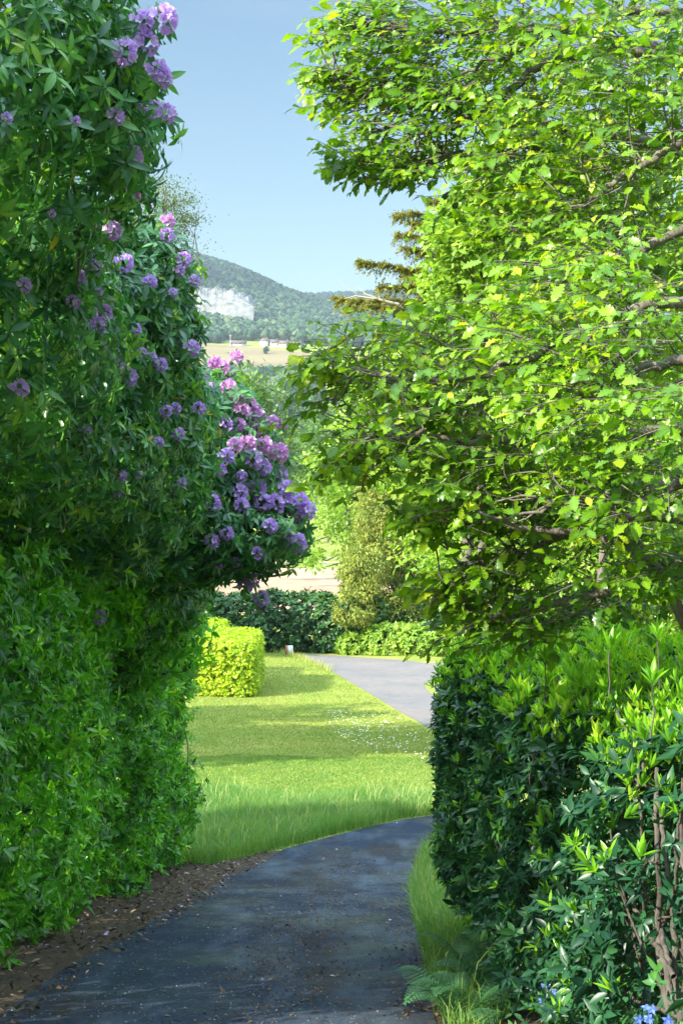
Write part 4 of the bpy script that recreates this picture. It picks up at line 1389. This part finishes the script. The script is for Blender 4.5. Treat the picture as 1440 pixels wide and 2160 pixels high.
# ------------------------------------------------------------------ oak
def oak():
    base = np.array([4.6, 10.5, gz(4.6, 10.5)])
    t = thing('oak_tree', 'large oak with lobed leaves filling the right side above the hedge', 'tree', base)
    tb = MB()
    fork = np.array([4.3, 10.2, .2])
    head = np.array([4.0, 9.8, 4.0])
    tube(tb, np.concatenate([wob(base - np.array([0, 0, .3]), fork, 8, .02), wob(fork, head, 8, .03)[1:]]), .34, .14, 12)
    obj('trunk', tb, M['bark'], t)
    blobs = [(800, 110, 9.6, .40, .6, .34), (765, 60, 9.8, .3, .4, .2), (720, 190, 9.8, .2, .3, .12), (860, 250, 9.5, .34, .6, .30), (755, 335, 9.5, .20, .4, .10), (830, 355, 9.5, .22, .4, .10),
             (960, 90, 9.4, .5, .8, .4), (980, 300, 9.2, .42, .8, .34), (1180, 110, 9.0, .65, 1, .42), (1370, 120, 8.6, .5, 1, .45), (1340, 330, 8.5, .5, 1, .42), (1150, 330, 8.8, .5, .9, .32), (1170, 480, 8.6, .42, .8, .25),
             (1060, 470, 8.8, .2, .5, .12), (1360, 520, 8.0, .4, .8, .22), (1230, 600, 7.6, .45, .7, .2), (1020, 680, 8.4, .30, .6, .13), (1380, 690, 7.0, .35, .6, .24), (1140, 740, 7.5, .48, .7, .24),
             (920, 710, 8.2, .32, .6, .14), (820, 790, 8.0, .36, .6, .17), (700, 770, 8.0, .16, .3, .08), (1000, 840, 7.8, .4, .6, .16), (1250, 860, 7.1, .42, .6, .24), (1400, 890, 6.6, .25, .5, .22),
             (870, 910, 7.9, .38, .6, .16), (740, 930, 7.9, .20, .4, .12), (720, 1000, 7.9, .13, .3, .07), (1100, 980, 7.5, .42, .6, .2), (1300, 1040, 7.0, .4, .6, .2), (1000, 1060, 7.8, .30, .6, .13), (890, 1095, 7.8, .12, .3, .05),
             (1150, 1130, 7.6, .45, .6, .18), (1060, 1190, 7.9, .28, .5, .12), (940, 1240, 8.0, .12, .3, .07), (1280, 1210, 7.6, .4, .5, .15), (1120, 1270, 8.0, .4, .5, .13), (1020, 1300, 8.0, .18, .35, .10), (1400, 1180, 7.4, .3, .5, .15), (1090, 1060, 7.9, .4, .5, .16), (1200, 1010, 7.6, .4, .5, .2), (1240, 1290, 8.2, .35, .5, .12), (1100, 1330, 8.4, .3, .4, .08), (1000, 960, 8.1, .3, .5, .14),
             (1560, 200, 8.4, .5, 1, .8), (1570, 600, 7.6, .4, .8, .6), (1600, 950, 7.2, .4, .6, .5), (1250, -150, 9, 1.2, 1.2, .4), (900, -120, 9.6, .7, .8, .3), (1250, 220, 10.3, .9, .8, .6), (1330, 480, 9.8, .7, .8, .5)]
    W = [(*P(x, y, d), rx, ry, rz) for x, y, d, rx, ry, rz in blobs]
    lm = MB()
    lims = [((1440, 290), (1380, 340), (1270, 400), (1180, 470), 8.3), ((1440, 20), (1250, 20), (1150, 80), (1040, 130), (950, 160), 9.2), ((1250, 90), (1100, 160), (1010, 240), (930, 290), (830, 275), (760, 245), 9.3),
            ((1440, 1010), (1370, 1030), (1300, 1080), (1180, 1060), (1080, 1090), 7.2), ((1440, 1190), (1380, 1220), (1270, 1260), (1150, 1270), (1020, 1300), (930, 1350), 7.8), ((1440, 900), (1200, 935), (1060, 928), (960, 930), (860, 910), (760, 930), 7.7),
            ((1440, 620), (1300, 660), (1150, 740), (1000, 800), (850, 800), (720, 780), 7.8), ((1440, 1400), (1400, 1180), (1250, 1130), (1100, 1120), (960, 1060), (870, 1095), 7.6), ((1440, 470), (1280, 560), (1100, 620), (960, 640), 8.3)]
    lims += [((1180, 60), (1050, 60), (950, 70), (830, 60), (700, 60), 9.5), ((1010, 240), (900, 215), (800, 180), (690, 185), 9.5), ((1100, 300), (980, 330), (860, 345), (740, 350), 9.4),
             ((1300, 1080), (1180, 1140), (1060, 1190), (950, 1240), (890, 1290), 7.9), ((1440, 760), (1320, 780), (1220, 850), (1090, 870), 7.2)]
    limb_pts = []
    for L in lims:
        d = L[-1]
        pts = np.array([P(*q, d) for q in L[:-1]])
        st = pts[0] + np.array([1.0, .4, -.1])
        anchor = np.array([4.2, 10.0, max(min(st[2] - .4, 3.5), -1.6)])
        pts = np.concatenate([[anchor, st], pts])
        ti = np.linspace(0, 1, 30)
        q = np.stack([np.interp(ti, np.linspace(0, 1, len(pts)), pts[:, k]) for k in range(3)], -1)
        for _ in range(4):
            q[1:-1] = (q[:-2] + 2 * q[1:-1] + q[2:]) / 4
        q[1:-1] += rng.normal(0, .012, q[1:-1].shape)
        one = MB()
        tube(one, q, .040, .005, 7)
        obj('limb', one, M['bark'], t)
        limb_pts.append(q[8:])
    LP = np.concatenate(limb_pts)
    lv = MB()
    tw = MB()
    n_tot = 0
    # sprays
    sp_p, sp_d = [], []
    for i, b in enumerate(W):
        v = b[3] * b[5]
        n = int(22 + 560 * v**.8)
        u = unit(rng.normal(size=(n, 3))) * (rng.uniform(.1, 1, n)**(1 / 2.2))[:, None]
        q = np.array(b[:3]) + u * np.array(b[3:6]) * rng.uniform(.85, 1.12)
        kp = noise(q, 2.6) + rng.normal(0, .2, n) > -.44
        q, u = q[kp], u[kp]
        n = len(q)
        sp_p.append(q)
        sp_d.append(unit(np.array([-.8, -.25, -.02]) + u * np.array([.7, .7, .4]) + rng.normal(0, .35, (n, 3))))
    tips = [(645, 75), (655, 60), (640, 170), (665, 240), (700, 350), (715, 375), (800, 400), (655, 165), (690, 215), (680, 50), (650, 715), (690, 705), (645, 775), (640, 800), (655, 830), (600, 880), (640, 860), (690, 960), (660, 1010), (730, 1020), (850, 1090), (830, 1110), (905, 1280), (920, 1380), (905, 1330), (880, 1240), (700, 270), (640, 105), (750, 390)]
    for x, y in tips:
        d = 9.5 if y < 500 else 8.0
        for m in range(4):
            sp_p.append((P(x, y, d) + np.array([.07 + .10 * m, rng.normal(0, .05), .02 + .025 * m + rng.normal(0, .02)]))[None])
            sp_d.append(unit(np.array([[-1, -.1, -.3 + .1 * m]]) + rng.normal(0, .25, (1, 3))))
    tips = tips * 4
    q = np.concatenate(sp_p)
    dd = np.concatenate(sp_d)
    N = len(q)
    TL = rng.uniform(.14, .30, N)
    TL[-len(tips):] *= .6
    q[:-len(tips)] -= dd[:-len(tips)] * (TL[:-len(tips)] * .6)[:, None]
    tone = np.clip(noise(q, 1.5) * .22 + .45 + rng.normal(0, .15, N), 0, 1)
    side = unit(np.cross(np.array([0, 0, 1.0]), dd) + rng.normal(0, .15, (N, 3)))
    nl = 7
    for j in range(nl):
        f = j / (nl - 1)
        sg = 1 if j % 2 else -1
        last = j == nl - 1
        p = q + dd * (TL * (.25 + .75 * f))[:, None]
        dr = dd * (.55 + (.9 if last else 0)) + side * (0 if last else sg * .85) + rng.normal(0, .3, (N, 3)) - np.array([0, 0, .18])
        nn = np.array([-.05, -.2, 1.0]) + rng.normal(0, .52, (N, 3)) + dd * .1
        k = rng.uniform(0, 1, N) < .88
        v2 = rng.uniform(0, 1, N) < .4
        Rr, ss, tt = frames(dr, nn), .058 * rng.uniform(.5, 1.45, N) * (.8 + .35 * f), np.clip(tone + rng.normal(0, .16, N) + .2 * (rng.uniform(0, 1, N) > .93), 0, 1)
        for tmpl, kk in ((OAK, k & ~v2), (OAK2, k & v2)):
            scat(lv, tmpl, Rr[kk], ss[kk], p[kk], tt[kk])
    obj('crown', lv, M['oak'], t)
    # twigs and connecting branchlets
    for i in range(N):
        tube(tw, [q[i], q[i] + dd[i] * TL[i] * .5 + np.array([0, 0, .006]), q[i] + dd[i] * TL[i]], .0032, .0015, 3)
    idx = rng.choice(N, min(N, 700), False)
    for i in np.concatenate([idx, np.arange(N - len(tips), N)]):
        k = LP[LP[:, 0] > q[i][0] - .05]
        if len(k) == 0:
            continue
        o_ = np.argsort(((k - q[i] - np.array([.12, 0, 0]))**2).sum(-1))[:9]
        k = k[rng.choice(o_)]
        if np.linalg.norm(k - q[i]) < .45:
            tube(tw, wob(k, q[i], 6, .06), .006, .003, 4)
    obj('twig', tw, M['bark'], t)


oak()

# ------------------------------------------------------------------ trees outside the frame whose shade falls on the lawn
def shade_tree(label, x, y, h, r, n, inner=.4, grp='trees standing left of the lawn'):
    g = gz(x, y)
    bl = [(x, y, g + h * .62, r * .8, r * .8, h * .3)]
    for k in range(8):
        a = k / 8 * 2 * pi + rng.uniform(-.3, .3)
        bl.append((x + math.cos(a) * r * .65, y + math.sin(a) * r * .65, g + h * rng.uniform(.45, .8), r * .42, r * .42, h * .15))
    tree('beech_tree', label, 'tree', (x, y, g), bl, n, .32, 'mid', .3, clump=.15, inner=inner, limbs=12, group=grp)


shade_tree('spreading beech left of the lawn, its top hidden by the rhododendron', -12.5, 41.5, 12, 4.3, 12000)
shade_tree('tall beech left of the lawn, nearer the golden hedge', -17, 47, 12.5, 3.2, 5000)
shade_tree('beech beside the drive behind the tall left hedge', -9.8, 22.5, 10, 3.2, 7000)
shade_tree('beech left of the lane near the dark hedge', -17.5, 73, 13, 4.6, 14000)

# ------------------------------------------------------------------ grass
def blades(mb, xy, h, wd, rnd, lean=.35):
    n = len(xy)
    z = H(xy[:, 0], xy[:, 1]) - .005
    b = np.column_stack([xy, z])
    a = rng.uniform(0, 2 * pi, n)
    s = np.stack([np.cos(a), np.sin(a), 0 * a], -1) * (wd / 2)[:, None]
    ln = rng.normal(0, lean, (n, 2)) * h[:, None]
    mid = b + np.stack([ln[:, 0] * .3, ln[:, 1] * .3, h * .6], -1)
    tip = b + np.stack([ln[:, 0], ln[:, 1], h * rng.uniform(.8, 1, n)], -1)
    V = np.stack([b - s, b + s, mid + s * .8, mid - s * .8, tip], 1).reshape(-1, 3)
    i = np.arange(n)[:, None] * 5
    mb.add(V, i + np.array([[0, 1, 2, 3]]), np.repeat(rnd, 5))
    mb.more(i + np.array([[3, 2, 4]]))


verge_px = [(330, 1818), (350, 1740), (385, 1600), (500, 1590), (700, 1600), (930, 1600), (1000, 1680), (990, 1716), (905, 1721), (850, 1728), (700, 1763), (600, 1790), (440, 1828)]
VG = [G(*p) for p in verge_px]
q = sample_poly(VG, 100000)
px, py, _ = proj(np.column_stack([q, H(q[:, 0], q[:, 1])]))
near_drive = np.clip((py - (1690 + (905 - px) * .12)) / 40, 0, 1)
mb = MB()
hh = (.30 + .10 * noise(np.column_stack([q * 1.2, q[:, :1] * 0])) + rng.normal(0, .06, len(q))) * np.clip((py - 1655 + 26 * noise(np.column_stack([q * .9, q[:, :1] * 0 + 2]))) / 45, .10, 1)
blades(mb, q, np.clip(hh, .05, .6), np.full(len(q), .010), np.clip(rng.normal(.40, .2, len(q)) + .38 * np.clip(1 - np.abs(near_drive - .75) / .3, 0, 1) * (rng.uniform(0, 1, len(q)) < .5) + .3 * noise(np.column_stack([q * .8, q[:, :1] * 0])), 0, 1), .4)
tall = q[(rng.uniform(0, 1, len(q)) < .02 + .02 * noise(np.column_stack([q * .7, q[:, :1] * 0 + 5]))) & (hh > .2)]
blades(mb, tall, rng.uniform(.4, .72, len(tall)), np.full(len(tall), .012), rng.uniform(.75, 1, len(tall)), .35)
tag(obj('long_grass', mb, M['grass']), 'long unmown grass between the drive and the lawn', 'grass', 'stuff')

rv_px = [(866, 1880), (876, 1830), (900, 1788), (960, 1765), (1060, 1760), (1150, 1850), (1150, 2000), (1120, 2120), (1000, 2200), (935, 2170), (905, 2080), (885, 2000), (870, 1940)]
RV = [G(*p) for p in rv_px]
q = sample_poly(RV, 34000)
mb = MB()
blades(mb, q, np.clip(.16 + .07 * noise(np.column_stack([q * 2, q[:, :1] * 0])) + rng.normal(0, .04, len(q)), .03, .4), np.full(len(q), .007), np.clip(rng.normal(.42, .2, len(q)), 0, .95), .45)
q2 = q[rng.uniform(0, 1, len(q)) < .03]
blades(mb, q2, rng.uniform(.3, .5, len(q2)), np.full(len(q2), .006), rng.uniform(.6, 1, len(q2)), .2)
tag(obj('verge_grass', mb, M['grass']), 'grass verge between the drive and the right hedge', 'grass', 'stuff')

lawn_px = [(385, 1660), (395, 1470), (520, 1440), (545, 1372), (615, 1384), (680, 1408), (760, 1455), (840, 1503), (935, 1560), (1000, 1600), (1000, 1690), (930, 1660)]
LW = [G(*p) for p in lawn_px]
q = sample_poly(LW, 70000)
mb = MB()
blades(mb, q, np.clip(rng.normal(.045, .015, len(q)), .015, .1), np.full(len(q), .016), np.clip(rng.normal(.6, .18, len(q)) + .25 * noise(np.column_stack([q * .35, q[:, :1] * 0])), 0, 1), .5)
# rough tufts along the lane edge
ep = np.array([G(*p) for p in [(545, 1371), (600, 1381), (640, 1393), (700, 1418)]])
u = rng.uniform(0, 1, 500)
e = np.stack([np.interp(u, np.linspace(0, 1, 4), ep[:, k]) for k in range(2)], -1) + rng.normal(0, .12, (500, 2))
blades(mb, e, rng.uniform(.12, .40, 500), np.full(500, .02), rng.uniform(.7, 1, 500), .2)
tag(obj('lawn_grass', mb, M['mown']), 'short mown grass of the sunny lawn', 'grass', 'stuff')

dz = [G(*p) for p in [(690, 1500), (880, 1515), (920, 1560), (915, 1610), (800, 1600), (700, 1545)]]
q = np.concatenate([sample_poly(dz, 300), sample_poly([G(*p) for p in [(620, 1465), (720, 1462), (760, 1485), (640, 1490)]], 150)])
q = q[noise(np.column_stack([q * 1.1, q[:, :1] * 0])) > .05]
mb = MB()
for k in range(6):
    a = k * pi / 3
    pp = np.column_stack([q, H(q[:, 0], q[:, 1]) + .06])
    d = np.broadcast_to(np.array([math.cos(a), math.sin(a), .15]), pp.shape)
    scat(mb, SMALL, frames(d + rng.normal(0, .1, pp.shape), np.broadcast_to(np.array([0, -.6, 1.0]), pp.shape)), .024, pp, .5)
tag(obj('daisies', mb, M['daisy']), 'white daisies sprinkled over the lawn', 'flowers', 'stuff')

# ------------------------------------------------------------------ litter
mb = MB()
q = sample_poly(lit_poly, 5200)
q = q[(q[:, 1] > 6)]
zz = H(q[:, 0], q[:, 1]) + .02 + rng.uniform(0, .03, len(q))
d = unit(rng.normal(size=(len(q), 3)) * np.array([1, 1, .25]))
scat(mb, RHODO, frames(d, np.array([0, 0, 1.0]) + rng.normal(0, .45, (len(q), 3))), .062 * rng.uniform(.4, 1.4, len(q)), np.column_stack([q, zz]), rng.uniform(0, .97, len(q)))
q = sample_poly([tuple(p) for p in DRIVE], 1500)
q = q[(q[:, 1] > 8) & (q[:, 1] < 32)]
zz = H(q[:, 0], q[:, 1]) + .019
d = unit(rng.normal(size=(len(q), 3)) * np.array([1, 1, .05]))
scat(mb, SMALL, frames(d, np.array([0, 0, 1.0]) + rng.normal(0, .2, (len(q), 3))), .022 * rng.uniform(.4, 1.5, len(q))**2, np.column_stack([q, zz]), np.clip(rng.beta(2, 1.3, len(q)), 0, 1))
eg = np.array([(*p,) for p in dr])
u = rng.uniform(0, 1, 1500)
e = np.stack([np.interp(u, np.linspace(0, 1, len(eg)), eg[:, k]) for k in range(2)], -1) + np.stack([-np.abs(rng.normal(0, .16, 1500)) + .06, rng.normal(0, .1, 1500)], -1)
zz = H(e[:, 0], e[:, 1]) + .02
d = unit(rng.normal(size=(len(e), 3)) * np.array([1, 1, .1]))
scat(mb, SMALL, frames(d, np.array([0, 0, 1.0]) + rng.normal(0, .3, (len(e), 3))), .028 * rng.uniform(.5, 1.6, len(e)), np.column_stack([e, zz]), rng.uniform(0, .8, len(e)))
cpx = np.array([G(*p) for p in [(560, 2190), (600, 2050), (640, 1940), (690, 1850), (740, 1795)]])
u = rng.uniform(0, 1, 3200)**.8
e = np.stack([np.interp(u, np.linspace(0, 1, 5), cpx[:, k]) for k in range(2)], -1) + rng.normal(0, 1, (3200, 2)) * np.array([.26, .4])
d = unit(rng.normal(size=(len(e), 3)) * np.array([1, 1, .1]))
scat(mb, SMALL, frames(d, np.array([0, 0, 1.0]) + rng.normal(0, .3, (len(e), 3))), .019 * rng.uniform(.4, 1.8, len(e)), np.column_stack([e, H(e[:, 0], e[:, 1]) + .02]), rng.uniform(0, .8, len(e)))
tag(obj('leaf_litter', mb, M['litter']), 'dead leaves and twigs strewn beside and on the drive', 'leaf litter', 'stuff')
mb = MB()
q = sample_poly(lit_poly, 200)
q = q[(q[:, 1] > 13) & (q[:, 0] > -3.0)]
q = np.concatenate([q, sample_poly([tuple(p) for p in DRIVE], 40)])
q = q[q[:, 1] > 10]
d = unit(rng.normal(size=(len(q), 3)) * np.array([1, 1, .05]))
scat(mb, SMALL, frames(d, np.array([0, 0, 1.0]) + rng.normal(0, .3, (len(q), 3))), .036 * rng.uniform(.6, 1.3, len(q)), np.column_stack([q, H(q[:, 0], q[:, 1]) + .045]), rng.uniform(0, 1, len(q)))
tag(obj('fallen_petals', mb, M['petal']), 'mauve rhododendron petals fallen beside the drive', 'petals', 'stuff')

mb = MB()
q = sample_poly([tuple(p) for p in DRIVE], 26000)
q = q[(q[:, 1] > 8.5) & (q[:, 1] < 24)]
PEB = (np.array([(-.5, -.35, 0), (.4, -.5, 0), (.55, .3, 0), (-.3, .5, 0), (0, 0, .45)]), np.array([(0, 1, 4), (1, 2, 4), (2, 3, 4), (3, 0, 4)]), np.ones(5))
a_ = rng.uniform(0, 2 * pi, len(q))
d = np.stack([np.cos(a_), np.sin(a_), 0 * a_], -1)
scat(mb, PEB, frames(d, np.tile([0, 0, 1.0], (len(q), 1))), .0075 * rng.uniform(.5, 1.7, len(q)), np.column_stack([q, H(q[:, 0], q[:, 1]) + .0125]), rng.uniform(0, 1, len(q)))
M['grit'] = leaf_mat('stone chips', [(0, (.015, .016, .02)), (.6, (.06, .065, .075)), (1, (.24, .24, .23))], .9, 0, .1, vein=(1, 1, 1))
tag(obj('grit', mb, M['grit'], None, False), 'loose stone chips scattered over the dark drive', 'grit', 'stuff')

# ------------------------------------------------------------------ ferns and blue flowers under the right hedge
def frond_mesh(seed):
    r = np.random.default_rng(seed)
    mb = MB()
    n = 22
    t = np.linspace(0, 1, n)
    sp = np.stack([t * .62, .04 * np.sin(t * 3 + seed), .42 * np.sin(t * 1.9) - .10 * t], -1)
    tube(mb, sp, .004, .0015, 4, .2)
    tg = unit(np.gradient(sp, axis=0))
    for i in range(3, n):
        L = .19 * math.sin(pi * min(1, (t[i] * .93 + .07)))**.8 * (1.0 - .3 * t[i]) + .01
        for sg in (-1, 1):
            m = max(3, int(L / .016))
            sd_ = unit(np.array([tg[i][0] * .3, sg, -.1]))
            for k in range(m):
                c = sp[i] + sd_ * L * (k + .5) / m
                for s2 in (-1, 1):
                    d = unit(tg[i] * s2 * .9 + sd_ * .5)
                    scat(mb, DIAMOND, frames(d[None], np.array([[0, 0, 1.0]])), .028 * (1 - .55 * k / m), c[None], np.array([r.uniform()]))
    return mb.mesh('frond', M['fern'])


FR = [frond_mesh(s) for s in (1, 2, 3)]
k = 0
for (px_, py_, lab) in [(1005, 2050, 'feathery fern at the foot of the right hedge, nearest the drive'), (1075, 2085, 'feathery fern under the hedge in the middle of the three ferns'), (1160, 2070, 'shaded fern deepest under the right hedge'),
                        (985, 2120, 'low fern spilling onto the soil at the drive edge')]:
    g = G(px_, py_ + 30)
    t = thing('fern', lab, 'fern', g, 'ferns under the right hedge')
    nf = 13
    for j in range(nf):
        o = bpy.data.objects.new('frond', FR[k % 3])
        k += 1
        COL.objects.link(o)
        o.parent = t
        o.rotation_euler = (rng.normal(0, .12), rng.normal(.05, .22), 2 * pi * j / nf + rng.normal(0, .2))
        sc = rng.uniform(.5, .8)
        o.scale = (sc, sc, sc)

bl_mb = MB()
for k in range(5):
    ang = k * 2 * pi / 5
    scat(bl_mb, SMALL, frames(np.array([[math.cos(ang), math.sin(ang) * .5 - .2, math.sin(ang) * .7]]), np.array([[0, -1.0, .4]])), .022, np.zeros((1, 3)), rng.uniform(0, 1, 1))
BLM = bl_mb.mesh('flower_head', M['blue'])
lf_mb = MB()
tube(lf_mb, [(0, 0, 0), (.01, 0, .18), (0, 0, .34)], .003, .002, 4)
pp = np.column_stack([rng.normal(0, .02, 26), rng.normal(0, .02, 26), rng.uniform(.02, .28, 26)])
rosettes(lf_mb, SMALL, pp, np.tile([0, 0, 1.0], (26, 1)), .06, 3, (0, 40))
LFM = lf_mb.mesh('foliage', M['fern'])
for px_, py_, lab in [(1160, 2105, 'small blue flowered plant low under the right hedge, left of two'), (1365, 2145, 'small blue flowered plant below the bare hedge stems')]:
    e = P(px_, py_, 8.2 if px_ < 1200 else 6.4)
    t = thing('blue_wildflower', lab, 'flower', (e[0], e[1] - .0, e[2] - .34), 'blue wildflowers under the right hedge')
    o = bpy.data.objects.new('foliage', LFM)
    COL.objects.link(o)
    o.parent = t
    for j in range(7):
        o = bpy.data.objects.new('flower_head', BLM)
        COL.objects.link(o)
        o.parent = t
        o.location = (rng.normal(0, .025), rng.normal(0, .025), .34 + rng.normal(0, .035))
        o.rotation_euler = (rng.normal(0, .3), 0, rng.normal(0, .5))

# low undergrowth at the hedge foot
uq = sample_poly([G(*p)[:2] for p in [(1010, 2080), (1130, 2010), (1300, 2010), (1500, 2080), (1500, 2250), (1100, 2250)]], 420)
mb = MB()
pp = np.column_stack([uq, H(uq[:, 0], uq[:, 1]) + rng.uniform(.05, .35, len(uq))])
rosettes(mb, LAUREL, pp, np.array([-.2, -.2, 1.0]) + rng.normal(0, .3, pp.shape), .075 * rng.uniform(.7, 1.3, len(pp)), 6, (-10, 35))
tag(obj('undergrowth', mb, M['fern']), 'low leafy undergrowth below the right hedge', 'undergrowth', 'stuff')

# ------------------------------------------------------------------ haze
mb = MB()
x0, x1, y0, y1, z0, z1 = -1330, 1330, -95, 3200, -19.5, 330
mb.add([(x0, y0, z0), (x1, y0, z0), (x1, y1, z0), (x0, y1, z0), (x0, y0, z1), (x1, y0, z1), (x1, y1, z1), (x0, y1, z1)],
       [(0, 3, 2, 1), (4, 5, 6, 7), (0, 1, 5, 4), (1, 2, 6, 5), (2, 3, 7, 6), (3, 0, 4, 7)])
hm, nt, N, L = newmat('haze')
o_ = N.new('ShaderNodeOutputMaterial')
pv = N.new('ShaderNodeVolumePrincipled')
pv.inputs['Color'].default_value = (.74, .87, 1.0, 1)
pv.inputs['Density'].default_value = .00010
pv.inputs['Anisotropy'].default_value = .2
L.new(pv.outputs[0], o_.inputs['Volume'])
tag(obj('haze', mb, hm, None, False), 'thin blue summer haze over the valley', 'haze', 'stuff')
